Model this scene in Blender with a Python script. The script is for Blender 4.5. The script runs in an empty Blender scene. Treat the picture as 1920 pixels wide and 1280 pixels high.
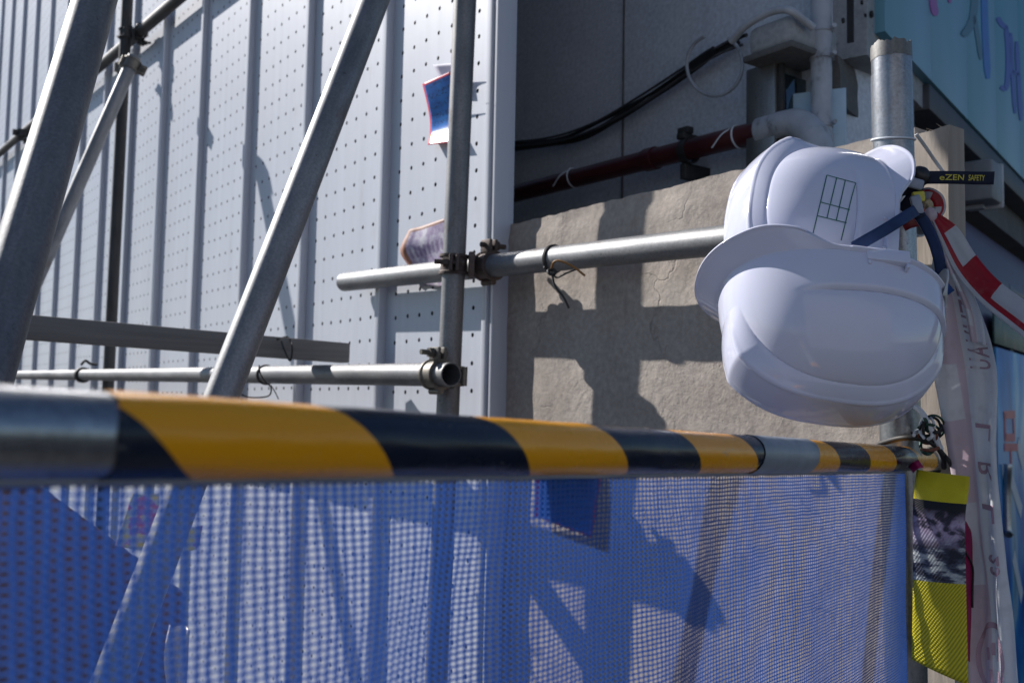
import bpy, bmesh, math, random
from mathutils import Vector as V, Matrix as M, noise as mnoise
from mathutils.bvhtree import BVHTree
random.seed(7)
sc = bpy.context.scene
COL = sc.collection
R = math.radians

# ------------------------------------------------------------------ camera
FPX = 1867.0                                   # focal length in pixels of a 1920 px wide picture (35 mm)
PITCH, ROLL = R(4.1), R(1.06)
EYE = V((0, 0, 1.15))
FWD = V((0, math.cos(PITCH), math.sin(PITCH)))
_r0, _u0 = V((1, 0, 0)), V((0, -math.sin(PITCH), math.cos(PITCH)))
RIGHT = _r0 * math.cos(ROLL) + _u0 * math.sin(ROLL)
UP = -_r0 * math.sin(ROLL) + _u0 * math.cos(ROLL)
cam = bpy.data.cameras.new("camera")
cam.sensor_width = 36.0
cam.lens = 36.0 * FPX / 1920
cam.clip_start, cam.clip_end = 0.02, 500
cam.dof.use_dof = True
cam.dof.focus_distance = 1.12
cam.dof.aperture_fstop = 9.0
cam.dof.aperture_blades = 7
camo = bpy.data.objects.new("camera", cam)
COL.objects.link(camo)
camo.matrix_world = M(((RIGHT.x, UP.x, -FWD.x, EYE.x), (RIGHT.y, UP.y, -FWD.y, EYE.y), (RIGHT.z, UP.z, -FWD.z, EYE.z), (0, 0, 0, 1)))
sc.camera = camo

# ------------------------------------------------------------------ sky and sun
SUN_EL, SUN_AZ = R(35), R(-58)                 # azimuth from +Y, negative is to the left
w = bpy.data.worlds.new("World"); sc.world = w; w.use_nodes = True
nt = w.node_tree; nt.nodes.clear()
sky = nt.nodes.new("ShaderNodeTexSky"); sky.sky_type = 'NISHITA'; sky.sun_disc = False
sky.sun_elevation = SUN_EL; sky.sun_rotation = SUN_AZ % (2 * math.pi)
sky.altitude = 50; sky.air_density = 1.0; sky.dust_density = 0.25; sky.ozone_density = 4.5
bg = nt.nodes.new("ShaderNodeBackground"); bg.inputs[1].default_value = 0.062
wo = nt.nodes.new("ShaderNodeOutputWorld")
nt.links.new(sky.outputs[0], bg.inputs[0]); nt.links.new(bg.outputs[0], wo.inputs[0])
TOSUN = V((math.sin(SUN_AZ) * math.cos(SUN_EL), math.cos(SUN_AZ) * math.cos(SUN_EL), math.sin(SUN_EL)))
sun = bpy.data.lights.new("sun", 'SUN'); sun.energy = 5.0; sun.angle = R(0.53); sun.color = (1.0, 0.955, 0.915)
suno = bpy.data.objects.new("sun", sun); COL.objects.link(suno)
suno.rotation_euler = TOSUN.to_track_quat('Z', 'Y').to_euler(); suno.location = TOSUN * 20
sc.view_settings.view_transform = 'Standard'; sc.view_settings.look = 'None'
sc.view_settings.gamma = 1; sc.view_settings.use_curve_mapping = False
sc.view_settings.exposure = 0.42
sc.cycles.use_denoising = True
sc.cycles.max_bounces = 10

# ------------------------------------------------------------------ helpers: places
def P(px, py, d):
    """a point of the place seen at photograph pixel (px, py), d metres in front of the camera"""
    return EYE + RIGHT * ((px - 960) / FPX * d) + UP * (-(py - 640) / FPX * d) + FWD * d
def ray_plane(px, py, n, c):
    dv = RIGHT * ((px - 960) / FPX) + UP * (-(py - 640) / FPX) + FWD
    return EYE + dv * ((c - n.dot(EYE)) / n.dot(dv))
def frame(o, z, xh):
    z = V(z).normalized(); x = (V(xh) - z * V(xh).dot(z)).normalized(); y = z.cross(x)
    return M(((x.x, y.x, z.x, o[0]), (x.y, y.y, z.y, o[1]), (x.z, y.z, z.z, o[2]), (0, 0, 0, 1)))
# the long wall line: it runs away to the left; NIN points into the site, WU along it to the right
WU = V((.589, -.808, 0)).normalized(); NIN = V((.808, .589, 0)).normalized()
WC = 1.27                                      # NIN . p on the face of the concrete wall
W0 = ray_plane(949, 640, NIN, WC); W0.z = 0
WM = M(((WU.x, NIN.x, 0, W0.x), (WU.y, NIN.y, 0, W0.y), (0, 0, 1, 0), (0, 0, 0, 1)))   # local x right, y inward, z up
WMI = WM.inverted()
def WP(px, py, off=0.0):
    """wall coordinates (x, y, z) of the point at a pixel on the plane off metres inward of the wall face"""
    return WMI @ ray_plane(px, py, NIN, WC + off)
# the shop front round the corner, running away to the right
K0 = ray_plane(1527, 640, NIN, WC + .6); K0.z = 0
FV = V((.598, .801, 0)).normalized(); FN = V((.801, -.598, 0)).normalized()
FM = M(((FV.x, -FN.x, 0, K0.x), (FV.y, -FN.y, 0, K0.y), (0, 0, 1, 0), (0, 0, 0, 1)))   # local x along, y inward, z up
FMI = FM.inverted()
def FP(px, py, off=0.0):
    return FMI @ ray_plane(px, py, FN, FN.dot(K0) - off)

# ------------------------------------------------------------------ helpers: objects
PW = {}
def link(name, me, mw=None, parent=None, mt=None):
    o = bpy.data.objects.new(name, me); COL.objects.link(o)
    mw = mw or M()
    if parent is not None:
        o.parent = parent; o.matrix_parent_inverse = PW[parent.name].inverted()
    o.matrix_basis = mw; PW[o.name] = mw.copy()
    if mt is not None and me is not None and len(me.materials) == 0: me.materials.append(mt)
    return o
def mesh(name, vf, smooth=None):
    me = bpy.data.meshes.new(name)
    if isinstance(vf, bmesh.types.BMesh): vf.to_mesh(me); vf.free()
    else: me.from_pydata([tuple(v) for v in vf[0]], [], vf[1])
    me.update()
    if smooth is not None:
        me.polygons.foreach_set("use_smooth", [True] * len(me.polygons))
        if smooth < 180: me.set_sharp_from_angle(angle=R(smooth))
    return me
def obj(name, vf, mt, mw=None, parent=None, smooth=35):
    return link(name, mesh(name, vf, smooth), mw, parent, mt)
def thing(name, label, cat, loc, group=None):
    o = link(name, None, M.Translation(V(loc))); o.empty_display_size = .05
    return tag(o, label, cat, group)
def tag(o, label=None, cat=None, group=None, kind=None):
    for k, v in (("label", label), ("category", cat), ("group", group), ("kind", kind)):
        if v: o[k] = v
    return o
def solid(o, t, off=0, bevel=0):
    m = o.modifiers.new("thickness", 'SOLIDIFY'); m.thickness = t; m.offset = off
    return o
def join(*geos):
    vs, fs = [], []
    for v, f in geos:
        n = len(vs); vs += [V(p) for p in v]; fs += [tuple(i + n for i in q) for q in f]
    return vs, fs
def xf(geo, m): return [m @ V(p) for p in geo[0]], geo[1]
def tube_geo(L, r, t=.0024, seg=40, nl=1, z0=0.0):
    """open-ended hollow tube along z"""
    vs, fs = [], []
    rings = [(r, z0 + L * i / nl) for i in range(nl + 1)] + [(r - t, z0 + L * (1 - i / nl)) for i in range(nl + 1)]
    for rr, z in rings:
        for k in range(seg):
            a = 2 * math.pi * k / seg; vs.append(V((rr * math.cos(a), rr * math.sin(a), z)))
    n = len(rings)
    for i in range(n):
        j = (i + 1) % n
        for k in range(seg):
            l = (k + 1) % seg; fs.append((i * seg + k, i * seg + l, j * seg + l, j * seg + k))
    return vs, fs
def cyl_geo(r, L, seg=16, r2=None, z0=0.0):
    r2 = r if r2 is None else r2
    vs = [V((r * math.cos(2 * math.pi * k / seg), r * math.sin(2 * math.pi * k / seg), z0)) for k in range(seg)]
    vs += [V((r2 * math.cos(2 * math.pi * k / seg), r2 * math.sin(2 * math.pi * k / seg), z0 + L)) for k in range(seg)]
    fs = [(k, (k + 1) % seg, seg + (k + 1) % seg, seg + k) for k in range(seg)]
    fs += [tuple(range(seg))[::-1], tuple(range(seg, 2 * seg))]
    return vs, fs
def box_geo(x0, x1, y0, y1, z0, z1, bev=0.0, segs=2):
    bm = bmesh.new(); bmesh.ops.create_cube(bm, size=1)
    for v in bm.verts:
        v.co = V((x0 if v.co.x < 0 else x1, y0 if v.co.y < 0 else y1, z0 if v.co.z < 0 else z1))
    if bev: bmesh.ops.bevel(bm, geom=list(bm.edges), offset=bev, segments=segs, affect='EDGES', profile=.5)
    bm.verts.index_update()
    r = [v.co.copy() for v in bm.verts], [tuple(v.index for v in f.verts) for f in bm.faces]
    bm.free(); return r
def smooth_line(pts, n=8):
    pts = [V(p) for p in pts]; out = []
    q = [pts[0] * 2 - pts[1]] + pts + [pts[-1] * 2 - pts[-2]]
    for i in range(1, len(q) - 2):
        a, b, c, d = q[i - 1:i + 3]
        for k in range(n):
            t = k / n
            out.append(.5 * ((2 * b) + (c - a) * t + (2 * a - 5 * b + 4 * c - d) * t * t + (3 * b - a - 3 * c + d) * t ** 3))
    out.append(pts[-1]); return out
def wire_geo(pts, r, seg=8, n=8, sm=True):
    pl = smooth_line(pts, n) if sm else [V(p) for p in pts]
    vs, fs = [], []; x = None
    for i, p in enumerate(pl):
        t = (pl[min(i + 1, len(pl) - 1)] - pl[max(i - 1, 0)]).normalized()
        if x is None: x = t.orthogonal().normalized()
        x = (x - t * x.dot(t)).normalized(); y = t.cross(x)
        rr = r(i / (len(pl) - 1)) if callable(r) else r
        for k in range(seg):
            a = 2 * math.pi * k / seg; vs.append(p + (x * math.cos(a) + y * math.sin(a)) * rr)
    for i in range(len(pl) - 1):
        for k in range(seg):
            l = (k + 1) % seg; fs.append((i * seg + k, i * seg + l, (i + 1) * seg + l, (i + 1) * seg + k))
    fs += [tuple(range(seg))[::-1], tuple(range(len(vs) - seg, len(vs)))]
    return vs, fs
def wire(name, pts, r, mt, parent=None, base=None, seg=8, n=8):
    base = V(pts[0]) if base is None else V(base)
    v, f = wire_geo([V(p) - base for p in pts], r, seg, n)
    return obj(name, (v, f), mt, M.Translation(base), parent, 60)
class Strip:
    """a band of cloth, film or card between two edge lines; at(u, v) gives its surface"""
    def __init__(s, e0, e1, n=10, cross=10, fold=None):
        s.a, s.b = smooth_line(e0, n), smooth_line(e1, n); s.cross = cross; s.fold = fold
    def at(s, u, v, off=0.0):
        n = len(s.a) - 1; x = min(max(v, 0), 1) * n; i = min(int(x), n - 1); t = x - i
        p = s.a[i].lerp(s.a[i + 1], t); q = s.b[i].lerp(s.b[i + 1], t)
        r = p.lerp(q, u)
        tan = (s.a[i + 1] - s.a[i] + s.b[i + 1] - s.b[i]); nr = tan.cross(q - p).normalized()
        if nr.dot(EYE - r) < 0: nr = -nr
        return r + nr * ((s.fold(u, v) if s.fold else 0) + off)
    def build(s, name, mt, parent=None, th=.0006, base=None):
        n = len(s.a) - 1; base = s.at(.5, 0) if base is None else V(base); vs, fs, uv = [], [], []
        for i in range(n + 1):
            for k in range(s.cross + 1):
                u, v = k / s.cross, i / n; vs.append(s.at(u, v) - base); uv.append((u, v))
        c = s.cross + 1
        for i in range(n):
            for k in range(s.cross): fs.append((i * c + k, i * c + k + 1, (i + 1) * c + k + 1, (i + 1) * c + k))
        me = mesh(name, (vs, fs), 180); l = me.uv_layers.new(name="band")
        for lp in me.loops: l.data[lp.index].uv = uv[lp.vertex_index]
        o = link(name, me, M.Translation(base), parent, mt)
        if th: solid(o, th)
        return o
def text_geo(txt, size=1.0, bold=0.0):
    cu = bpy.data.curves.new("lettering", 'FONT'); cu.body = txt; cu.size = size; cu.offset = bold
    cu.resolution_u = 3; cu.fill_mode = 'FRONT'
    o = bpy.data.objects.new("lettering", cu); COL.objects.link(o)
    dg = bpy.context.evaluated_depsgraph_get(); me = bpy.data.meshes.new_from_object(o.evaluated_get(dg))
    r = [v.co.copy() for v in me.vertices], [tuple(p.vertices) for p in me.polygons]
    bpy.data.objects.remove(o); bpy.data.meshes.remove(me); bpy.data.curves.remove(cu)
    return r
def sstep(a, b, x):
    t = min(max((x - a) / (b - a), 0), 1); return t * t * (3 - 2 * t)
def lin(a, b, x): return min(max((x - a) / (b - a), 0), 1)

# ------------------------------------------------------------------ helpers: materials
class Mat:
    def __init__(s, name):
        s.m = bpy.data.materials.new(name); s.m.use_nodes = True; s.t = s.m.node_tree
        s.b = s.t.nodes["Principled BSDF"]; s.out = s.t.nodes["Material Output"]; s.tc = s.n("TexCoord")
    def n(s, k): return s.t.nodes.new("ShaderNode" + k)
    def l(s, a, b): s.t.links.new(a, b)
    def noise(s, scale, detail=6, stretch=(1, 1, 1), rough=.6, dist=0, coord="Object"):
        mp = s.n("Mapping"); mp.inputs["Scale"].default_value = stretch; s.l(s.tc.outputs[coord], mp.inputs[0])
        nz = s.n("TexNoise"); nz.inputs["Scale"].default_value = scale; nz.inputs["Detail"].default_value = detail
        nz.inputs["Roughness"].default_value = rough; nz.inputs["Distortion"].default_value = dist
        s.l(mp.outputs[0], nz.inputs["Vector"]); return nz.outputs["Fac"]
    def ramp(s, fac, stops, const=False):
        r = s.n("ValToRGB"); e = r.color_ramp.elements
        if const: r.color_ramp.interpolation = 'CONSTANT'
        while len(e) < len(stops): e.new(.5)
        for q, (p, c) in zip(e, stops):
            q.position = p; q.color = (*c, 1) if len(c) == 3 else c
        s.l(fac, r.inputs[0]); return r.outputs[0]
    def mix(s, fac, a, b, mode='MIX'):
        x = s.n("Mix"); x.data_type = 'RGBA'; x.blend_type = mode
        for i, v in ((0, fac), (6, a), (7, b)):
            if isinstance(v, (int, float)): x.inputs[i].default_value = v
            elif isinstance(v, tuple): x.inputs[i].default_value = (*v, 1)
            else: s.l(v, x.inputs[i])
        return x.outputs[2]
    def math(s, op, a, b=0.0, c=None):
        x = s.n("Math"); x.operation = op
        for i, v in enumerate((a, b) if c is None else (a, b, c)):
            if isinstance(v, (int, float)): x.inputs[i].default_value = v
            else: s.l(v, x.inputs[i])
        return x.outputs[0]
    def bump(s, h, strength=.3, dist=.002, prev=None):
        b = s.n("Bump"); b.inputs["Strength"].default_value = strength; b.inputs["Distance"].default_value = dist
        s.l(h, b.inputs["Height"])
        if prev is not None: s.l(prev, b.inputs["Normal"])
        s.l(b.outputs[0], s.b.inputs["Normal"]); return b.outputs[0]
    def set(s, **k):
        for a, v in k.items():
            i = s.b.inputs[a.replace("_", " ")]
            if isinstance(v, (int, float)): i.default_value = v
            elif isinstance(v, tuple): i.default_value = (*v, 1)
            else: s.l(v, i)
        return s
def plain(name, cols, rough=.6, metal=0.0, scale=14, stretch=(1, 1, 1), bump=.15, bscale=120, spec=.5, bdist=.001):
    m = Mat(name); k = len(cols)
    f = m.noise(scale, 7, stretch)
    c = m.ramp(f, [(.3 + .4 * i / max(k - 1, 1), q) for i, q in enumerate(cols)])
    m.set(Base_Color=c, Roughness=rough, Metallic=metal); m.b.inputs["Specular IOR Level"].default_value = spec
    if bump: m.bump(m.noise(bscale, 4, stretch), bump, bdist)
    return m.m

def steel(name, dark, lite, rust=.06, rough=.42, metal=.72):
    m = Mat(name)
    base = m.ramp(m.noise(30, 8, (1, 1, .12)), [(.28, dark), (.72, lite)])
    spang = m.ramp(m.noise(260, 3), [(.3, (.78, .78, .8)), (.7, (1.12, 1.12, 1.12))])
    c = m.mix(1.0, base, spang, 'MULTIPLY')
    rs = m.ramp(m.noise(17, 9, (1, 1, .6), .72), [(.60, (0, 0, 0)), (.74, (1, 1, 1))])
    c = m.mix(m.math('MULTIPLY', rs, rust * 8), c, (.13, .075, .045))
    sp = m.ramp(m.noise(75, 2), [(.25, (1, 1, 1)), (.30, (0, 0, 0))])
    c = m.mix(m.math('MULTIPLY', sp, .55), c, (.05, .05, .05))
    lt = m.ramp(m.noise(55, 3, (1, 1, .4)), [(.73, (0, 0, 0)), (.78, (1, 1, 1))])
    c = m.mix(m.math('MULTIPLY', lt, .45), c, (.62, .62, .6))
    bl = m.ramp(m.noise(5, 6, (1, 1, .35), .7), [(.35, (.62, .64, .68)), (.5, (1, 1, 1)), (.68, (1.35, 1.32, 1.27))])
    c = m.mix(1.0, c, bl, 'MULTIPLY')
    gr = m.ramp(m.noise(95, 8, (1, 1, .25), .8), [(.62, (0, 0, 0)), (.70, (1, 1, 1))])
    c = m.mix(m.math('MULTIPLY', gr, .35), c, (.42, .40, .37))
    ro = m.math('ADD', m.math('MULTIPLY', m.noise(40, 5, (1, 1, .2)), .3), rough - .12)
    m.set(Base_Color=c, Roughness=ro, Metallic=m.math('MULTIPLY', m.math('SUBTRACT', 1.0, m.math('MULTIPLY', rs, .8)), metal))
    m.bump(m.noise(190, 5), .12, .0008)
    return m.m
M_STEEL = steel("galvanised_steel", (.19, .193, .195), (.36, .36, .36), .10, .50, .5)
M_STEEL2 = steel("weathered_steel", (.14, .142, .145), (.28, .28, .28), .12, .52, .5)
M_SHINY = steel("polished_galvanised", (.34, .35, .37), (.52, .53, .54), .03, .27, .9)
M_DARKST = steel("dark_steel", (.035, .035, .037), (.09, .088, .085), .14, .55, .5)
M_CLAMP = steel("clamp_steel", (.12, .11, .095), (.26, .24, .20), .16, .5, .55)
M_RUSTCL = steel("rusty_clamp", (.07, .05, .043), (.15, .115, .10), .2, .6, .4)
M_WIRE = plain("black_wire", [(.012, .012, .013), (.03, .028, .026)], .6)
M_BROWNW = plain("rusty_wire", [(.22, .10, .02), (.35, .17, .04)], .6)
M_WHITE = plain("white_cord", [(.62, .66, .72), (.75, .78, .82)], .4)

def fence_mat():
    m = Mat("white_fence_sheet")
    base = m.ramp(m.noise(1.6, 6, (1, 1, .35)), [(.3, (.52, .55, .615)), (.7, (.60, .63, .69))])
    st = m.ramp(m.noise(26, 6, (1, 1, .03)), [(.35, (.93, .93, .93)), (.65, (1, 1, 1))])
    c = m.mix(1.0, base, st, 'MULTIPLY')
    d = m.ramp(m.noise(9, 10, (1, 1, .4), .75), [(.60, (0, 0, 0)), (.76, (1, 1, 1))])
    c = m.mix(m.math('MULTIPLY', d, .45), c, (.40, .39, .38))
    run = m.ramp(m.noise(30, 8, (1, 1, .05), .7), [(.66, (0, 0, 0)), (.80, (1, 1, 1))])
    c = m.mix(m.math('MULTIPLY', run, .30), c, (.36, .34, .32))
    m.set(Base_Color=c, Roughness=.42)
    b = m.bump(m.noise(60, 4, (1, 1, .02)), .22, .0018)
    m.bump(m.noise(5, 3, (1, 1, .5)), .25, .006, b)
    return m.m
M_FENCE = fence_mat()
M_BLACK = plain("joint_and_hole_shade", [(.02, .02, .022), (.035, .035, .036)], .9)

def concrete(name, stops, crack=.5, rough=.92, pit=.5):
    m = Mat(name)
    a = m.ramp(m.noise(2.6, 12, (1, 1, .75), .74, .4), stops)
    fine = m.ramp(m.noise(85, 6), [(.25, (.72, .72, .72)), (.75, (1.12, 1.11, 1.1))])
    c = m.mix(1.0, a, fine, 'MULTIPLY')
    drip = m.ramp(m.noise(11, 8, (1, 1, .14), .7), [(.55, (0, 0, 0)), (.75, (1, 1, 1))])
    c = m.mix(m.math('MULTIPLY', drip, .35), c, tuple(x * .55 for x in stops[0][1]))
    w = m.n("TexNoise"); w.inputs["Scale"].default_value = 7; w.inputs["Detail"].default_value = 5
    m.l(m.tc.outputs["Object"], w.inputs["Vector"])
    vm = m.n("VectorMath"); vm.operation = 'MULTIPLY_ADD'; vm.inputs[1].default_value = (.34, .34, .34)
    m.l(w.outputs["Color"], vm.inputs[0]); m.l(m.tc.outputs["Object"], vm.inputs[2])
    vo = m.n("TexVoronoi"); vo.feature = 'DISTANCE_TO_EDGE'; vo.inputs["Scale"].default_value = 2.7
    m.l(vm.outputs[0], vo.inputs["Vector"])
    cr = m.ramp(vo.outputs["Distance"], [(.0, (1, 1, 1)), (.010, (0, 0, 0))])
    msk = m.ramp(m.noise(2.6, 3), [(.52, (0, 0, 0)), (.60, (1, 1, 1))])
    cm = m.math('MULTIPLY', cr, msk)
    c = m.mix(m.math('MULTIPLY', cm, crack), c, tuple(x * .3 for x in stops[0][1]))
    pits = m.ramp(m.noise(46, 4, (1, 1, 1), .7), [(.66, (0, 0, 0)), (.72, (1, 1, 1))])
    c = m.mix(m.math('MULTIPLY', pits, pit * .6), c, tuple(x * .45 for x in stops[0][1]))
    m.set(Base_Color=c, Roughness=rough)
    h = m.math('SUBTRACT', m.math('SUBTRACT', m.noise(24, 9, (1, 1, 1), .7), m.math('MULTIPLY', cm, crack * .9)), m.math('MULTIPLY', pits, pit * .5))
    msk2 = m.ramp(m.noise(2.1, 5), [(.42, (.12, .12, .12)), (.60, (1, 1, 1))])
    b = m.bump(m.math('MULTIPLY', h, msk2), .7, .007)
    m.bump(m.noise(170, 6), .35, .0016, b)
    return m.m
M_CONC = concrete("beige_concrete", [(.3, (.21, .185, .165)), (.42, (.335, .29, .255)), (.55, (.42, .37, .325)), (.72, (.48, .435, .39))], .4)
M_PAINTW = concrete("painted_wall", [(.3, (.68, .74, .84)), (.7, (.76, .81, .88))], .12, .8, .25)
M_GREYC = concrete("grey_painted_concrete", [(.3, (.34, .36, .38)), (.7, (.47, .48, .49))], .4, .85, .8)
M_DARKC = concrete("dark_concrete", [(.3, (.10, .10, .10)), (.7, (.19, .185, .18))], .4, .9, .6)  # darker concrete for the wall joint, ledge and box lip
def wood_mat(name, a, b):
    m = Mat(name)
    g = m.noise(22, 8, (1, 1, .06), .65, .6)
    c = m.ramp(g, [(.3, a), (.68, b)])
    k = m.ramp(m.noise(9, 8, (1, 1, .5), .7), [(.62, (0, 0, 0)), (.74, (1, 1, 1))])
    c = m.mix(m.math('MULTIPLY', k, .6), c, tuple(x * .4 for x in a))
    m.set(Base_Color=c, Roughness=.9); m.bump(m.noise(70, 7, (1, 1, .08)), .6, .003)
    return m.m
M_TIMBER = wood_mat("rough_timber", (.27, .23, .19), (.41, .36, .31))
M_PLY = wood_mat("brown_plywood", (.13, .06, .03), (.25, .13, .06))
M_BEAM = wood_mat("grey_weathered_wood", (.13, .125, .12), (.25, .24, .23))

def helmet_mat():
    m = Mat("white_helmet_plastic")
    c = m.ramp(m.noise(11, 5), [(.3, (.635, .65, .79)), (.7, (.675, .69, .82))])
    d = m.ramp(m.noise(70, 8, (1, 1, 1), .75), [(.68, (0, 0, 0)), (.8, (1, 1, 1))])
    c = m.mix(m.math('MULTIPLY', d, .38), c, (.46, .44, .42))
    sc_ = m.ramp(m.noise(38, 6, (1, .12, 1), .7), [(.45, (.09, .09, .09)), (.75, (.20, .20, .20))])
    m.set(Base_Color=c, Roughness=sc_); m.b.inputs["Subsurface Weight"].default_value = .06
    m.b.inputs["Subsurface Radius"].default_value = (.01, .01, .012); m.b.inputs["Subsurface Scale"].default_value = .3
    m.b.inputs["Coat Weight"].default_value = .25; m.b.inputs["Coat Roughness"].default_value = .06
    m.bump(m.noise(16, 3), .05, .002)
    return m.m
M_HELM = helmet_mat()
M_GREEN = plain("green_print", [(.01, .12, .09), (.015, .15, .11)], .4, bump=0)
M_NAVY = plain("navy_webbing", [(.008, .011, .028), (.014, .02, .045)], .75, 0, 60, (1, 1, 1), .5, 900, .3)
M_NAVY2 = plain("blue_webbing", [(.015, .035, .10), (.025, .05, .14)], .7, 0, 60, (1, 1, 1), .5, 900, .3)
M_YLET = plain("yellow_lettering", [(.52, .46, .05), (.62, .55, .08)], .6, bump=0)
M_BUCK = plain("grey_buckle", [(.22, .26, .34), (.30, .34, .42)], .4)
M_BLKPL = plain("black_plastic", [(.01, .01, .011), (.02, .02, .022)], .45)

def tape_mat():
    m = Mat("hazard_tape")
    sp = m.n("SeparateXYZ"); m.l(m.tc.outputs["Object"], sp.inputs[0])
    ang = m.math('ARCTAN2', m.math('MULTIPLY', sp.outputs[0], -1), sp.outputs[1])
    q = m.math('DIVIDE', m.math('SUBTRACT', m.math('SUBTRACT', sp.outputs[2], m.math('MULTIPLY', ang, .0180)), .0435), .2126)
    wob = m.math('MULTIPLY', m.math('SUBTRACT', m.noise(35, 3), .5), .006)
    fr = m.math('FRACT', m.math('ADD', q, wob))
    s = m.math('LESS_THAN', fr, .5)
    yel = m.ramp(m.noise(9, 7, (1, 1, .3)), [(.3, (.88, .35, .008)), (.7, (.97, .44, .014))])
    blk = m.ramp(m.noise(20, 6), [(.3, (.008, .012, .024)), (.7, (.015, .022, .042))])
    c = m.mix(s, blk, yel)
    sc_ = m.ramp(m.noise(60, 9, (1, 1, .3), .8), [(.615, (0, 0, 0)), (.65, (1, 1, 1))])
    c = m.mix(m.math('MULTIPLY', sc_, .4), c, (.36, .33, .30))
    dirt = m.ramp(m.noise(28, 9, (1, 1, .5), .75), [(.6, (0, 0, 0)), (.78, (1, 1, 1))])
    c = m.mix(m.math('MULTIPLY', dirt, .35), c, (.16, .08, .03))
    ro = m.math('ADD', m.math('MULTIPLY', m.noise(30, 6), .3), .12)
    m.set(Base_Color=c, Roughness=ro); m.b.inputs["Coat Weight"].default_value = .08; m.b.inputs["Coat Roughness"].default_value = .12; m.b.inputs["Specular IOR Level"].default_value = .32
    b = m.bump(m.noise(32, 4, (1, 1, .25)), .25, .002)
    m.bump(m.noise(9, 3, (1, 1, .6)), .3, .004, b)
    return m.m
M_TAPE = tape_mat()
M_DUCT = plain("grey_duct_tape", [(.22, .25, .29), (.36, .40, .45)], .42, .1, 30, (1, 1, 1), .3, 90)

def net_mat():
    m = Mat("blue_net_fabric")
    c = m.ramp(m.noise(7, 4), [(.3, (.030, .092, .36)), (.7, (.046, .13, .45))])
    m.set(Base_Color=c, Roughness=.5)
    tr = m.n("BsdfTranslucent"); m.l(c, tr.inputs[0])
    mx = m.n("MixShader"); mx.inputs[0].default_value = .32
    m.l(m.b.outputs[0], mx.inputs[1]); m.l(tr.outputs[0], mx.inputs[2]); m.l(mx.outputs[0], m.out.inputs[0])
    return m.m
M_NET = net_mat()

# ================================================================== ground
def ground():
    bm = bmesh.new(); bmesh.ops.create_grid(bm, x_segments=40, y_segments=40, size=150)
    o = obj("ground", bm, plain("asphalt", [(.04, .04, .042), (.06, .06, .06), (.075, .073, .07)], .9, 0, 3, (1, 1, 1), .5, 180, .4, .004), smooth=None)
    tag(o, "grey asphalt ground of the street", "ground", kind="structure")
ground()

# ================================================================== white perforated fence
FENCE_Y, RIB_D, PITCHX, FENCE_H = -.033, .021, .488, 5.5
def fence():
    root = thing("metal_fence", "tall white ribbed site fence with rows of small holes, behind the scaffold tubes", "fence", WM @ V((-.5, 0, 0)))
    x0, x1 = -.488, -.03
    # one sheet with real holes: a cell per hole
    cols, dx, dz, r = 7, .0585, .0622, .0054
    bm = bmesh.new()
    xs = [x0 + .012 + (x1 - x0 - .024 - 6 * dx) / 2 + dx * (i - .5) for i in range(cols + 1)]
    rows = int(FENCE_H / dz)
    vcache = {}
    def vert(x, z):
        k = (round(x, 5), round(z, 5))
        if k not in vcache: vcache[k] = bm.verts.new((x, FENCE_Y, z))
        return vcache[k]
    for j in range(rows):
        za, zb = j * dz, (j + 1) * dz
        bm.faces.new((vert(x0, za), vert(xs[0], za), vert(xs[0], zb), vert(x0, zb)))
        bm.faces.new((vert(xs[-1], za), vert(x1, za), vert(x1, zb), vert(xs[-1], zb)))
        for i in range(cols):
            a, b, c, d = vert(xs[i], za), vert(xs[i + 1], za), vert(xs[i + 1], zb), vert(xs[i], zb)
            cx, cz = (xs[i] + xs[i + 1]) / 2 + random.uniform(-.0012, .0012), (za + zb) / 2 + random.uniform(-.0012, .0012)
            h = [bm.verts.new((cx + r * math.cos(R(225 + 45 * k)), FENCE_Y, cz + r * math.sin(R(225 + 45 * k)))) for k in range(8)]
            cor = (a, b, c, d)
            for k in range(4):
                p, q = cor[k], cor[(k + 1) % 4]
                bm.faces.new((p, h[2 * k + 1], h[2 * k])); bm.faces.new((p, q, h[2 * k + 1])); bm.faces.new((q, h[(2 * k + 2) % 8], h[2 * k + 1]))
    me = mesh("panel", bm, None); me.materials.append(M_FENCE)
    ribg = join(box_geo(-.0125, .0125, FENCE_Y - RIB_D, FENCE_Y + .004, 0, FENCE_H, .003),
                box_geo(-.026, -.0128, FENCE_Y - .0045, FENCE_Y + .003, 0, FENCE_H, .001))
    rib = mesh("rib", ribg, 40); rib.materials.append(M_FENCE)
    back = mesh("hole_shade_sheet", box_geo(-.488, -.001, -.022, -.012, 0, FENCE_H), None); back.materials.append(M_BLACK)  # black sheet added behind the holes so they look dark
    for k in range(23):
        mw = WM @ M.Translation(V((-PITCHX * k - random.uniform(-.003, .003) * (k > 0), random.uniform(-.0015, .0015), -random.uniform(0, .03))))
        p = link("panel", me, mw, root)
        link("rib", rib, WM @ M.Translation(V((-.4975 - PITCHX * k, random.uniform(-.001, .001), 0))) @ M.Rotation(random.uniform(-.0012, .0012), 4, 'Y'), root)
        link("hole_shade_sheet", back, WM @ M.Translation(V((-PITCHX * k, 0, 0))), root)
    trim = join(box_geo(-.034, -.0145, FENCE_Y - .012, .0, 0, FENCE_H, .0025), box_geo(-.0143, -.0065, FENCE_Y - .003, .002, 0, FENCE_H, .001),
                box_geo(-.0063, .0035, FENCE_Y - .008, .012, 0, FENCE_H, .0025))
    obj("edge_trim", trim, M_FENCE, WM, root)
fence()

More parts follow.
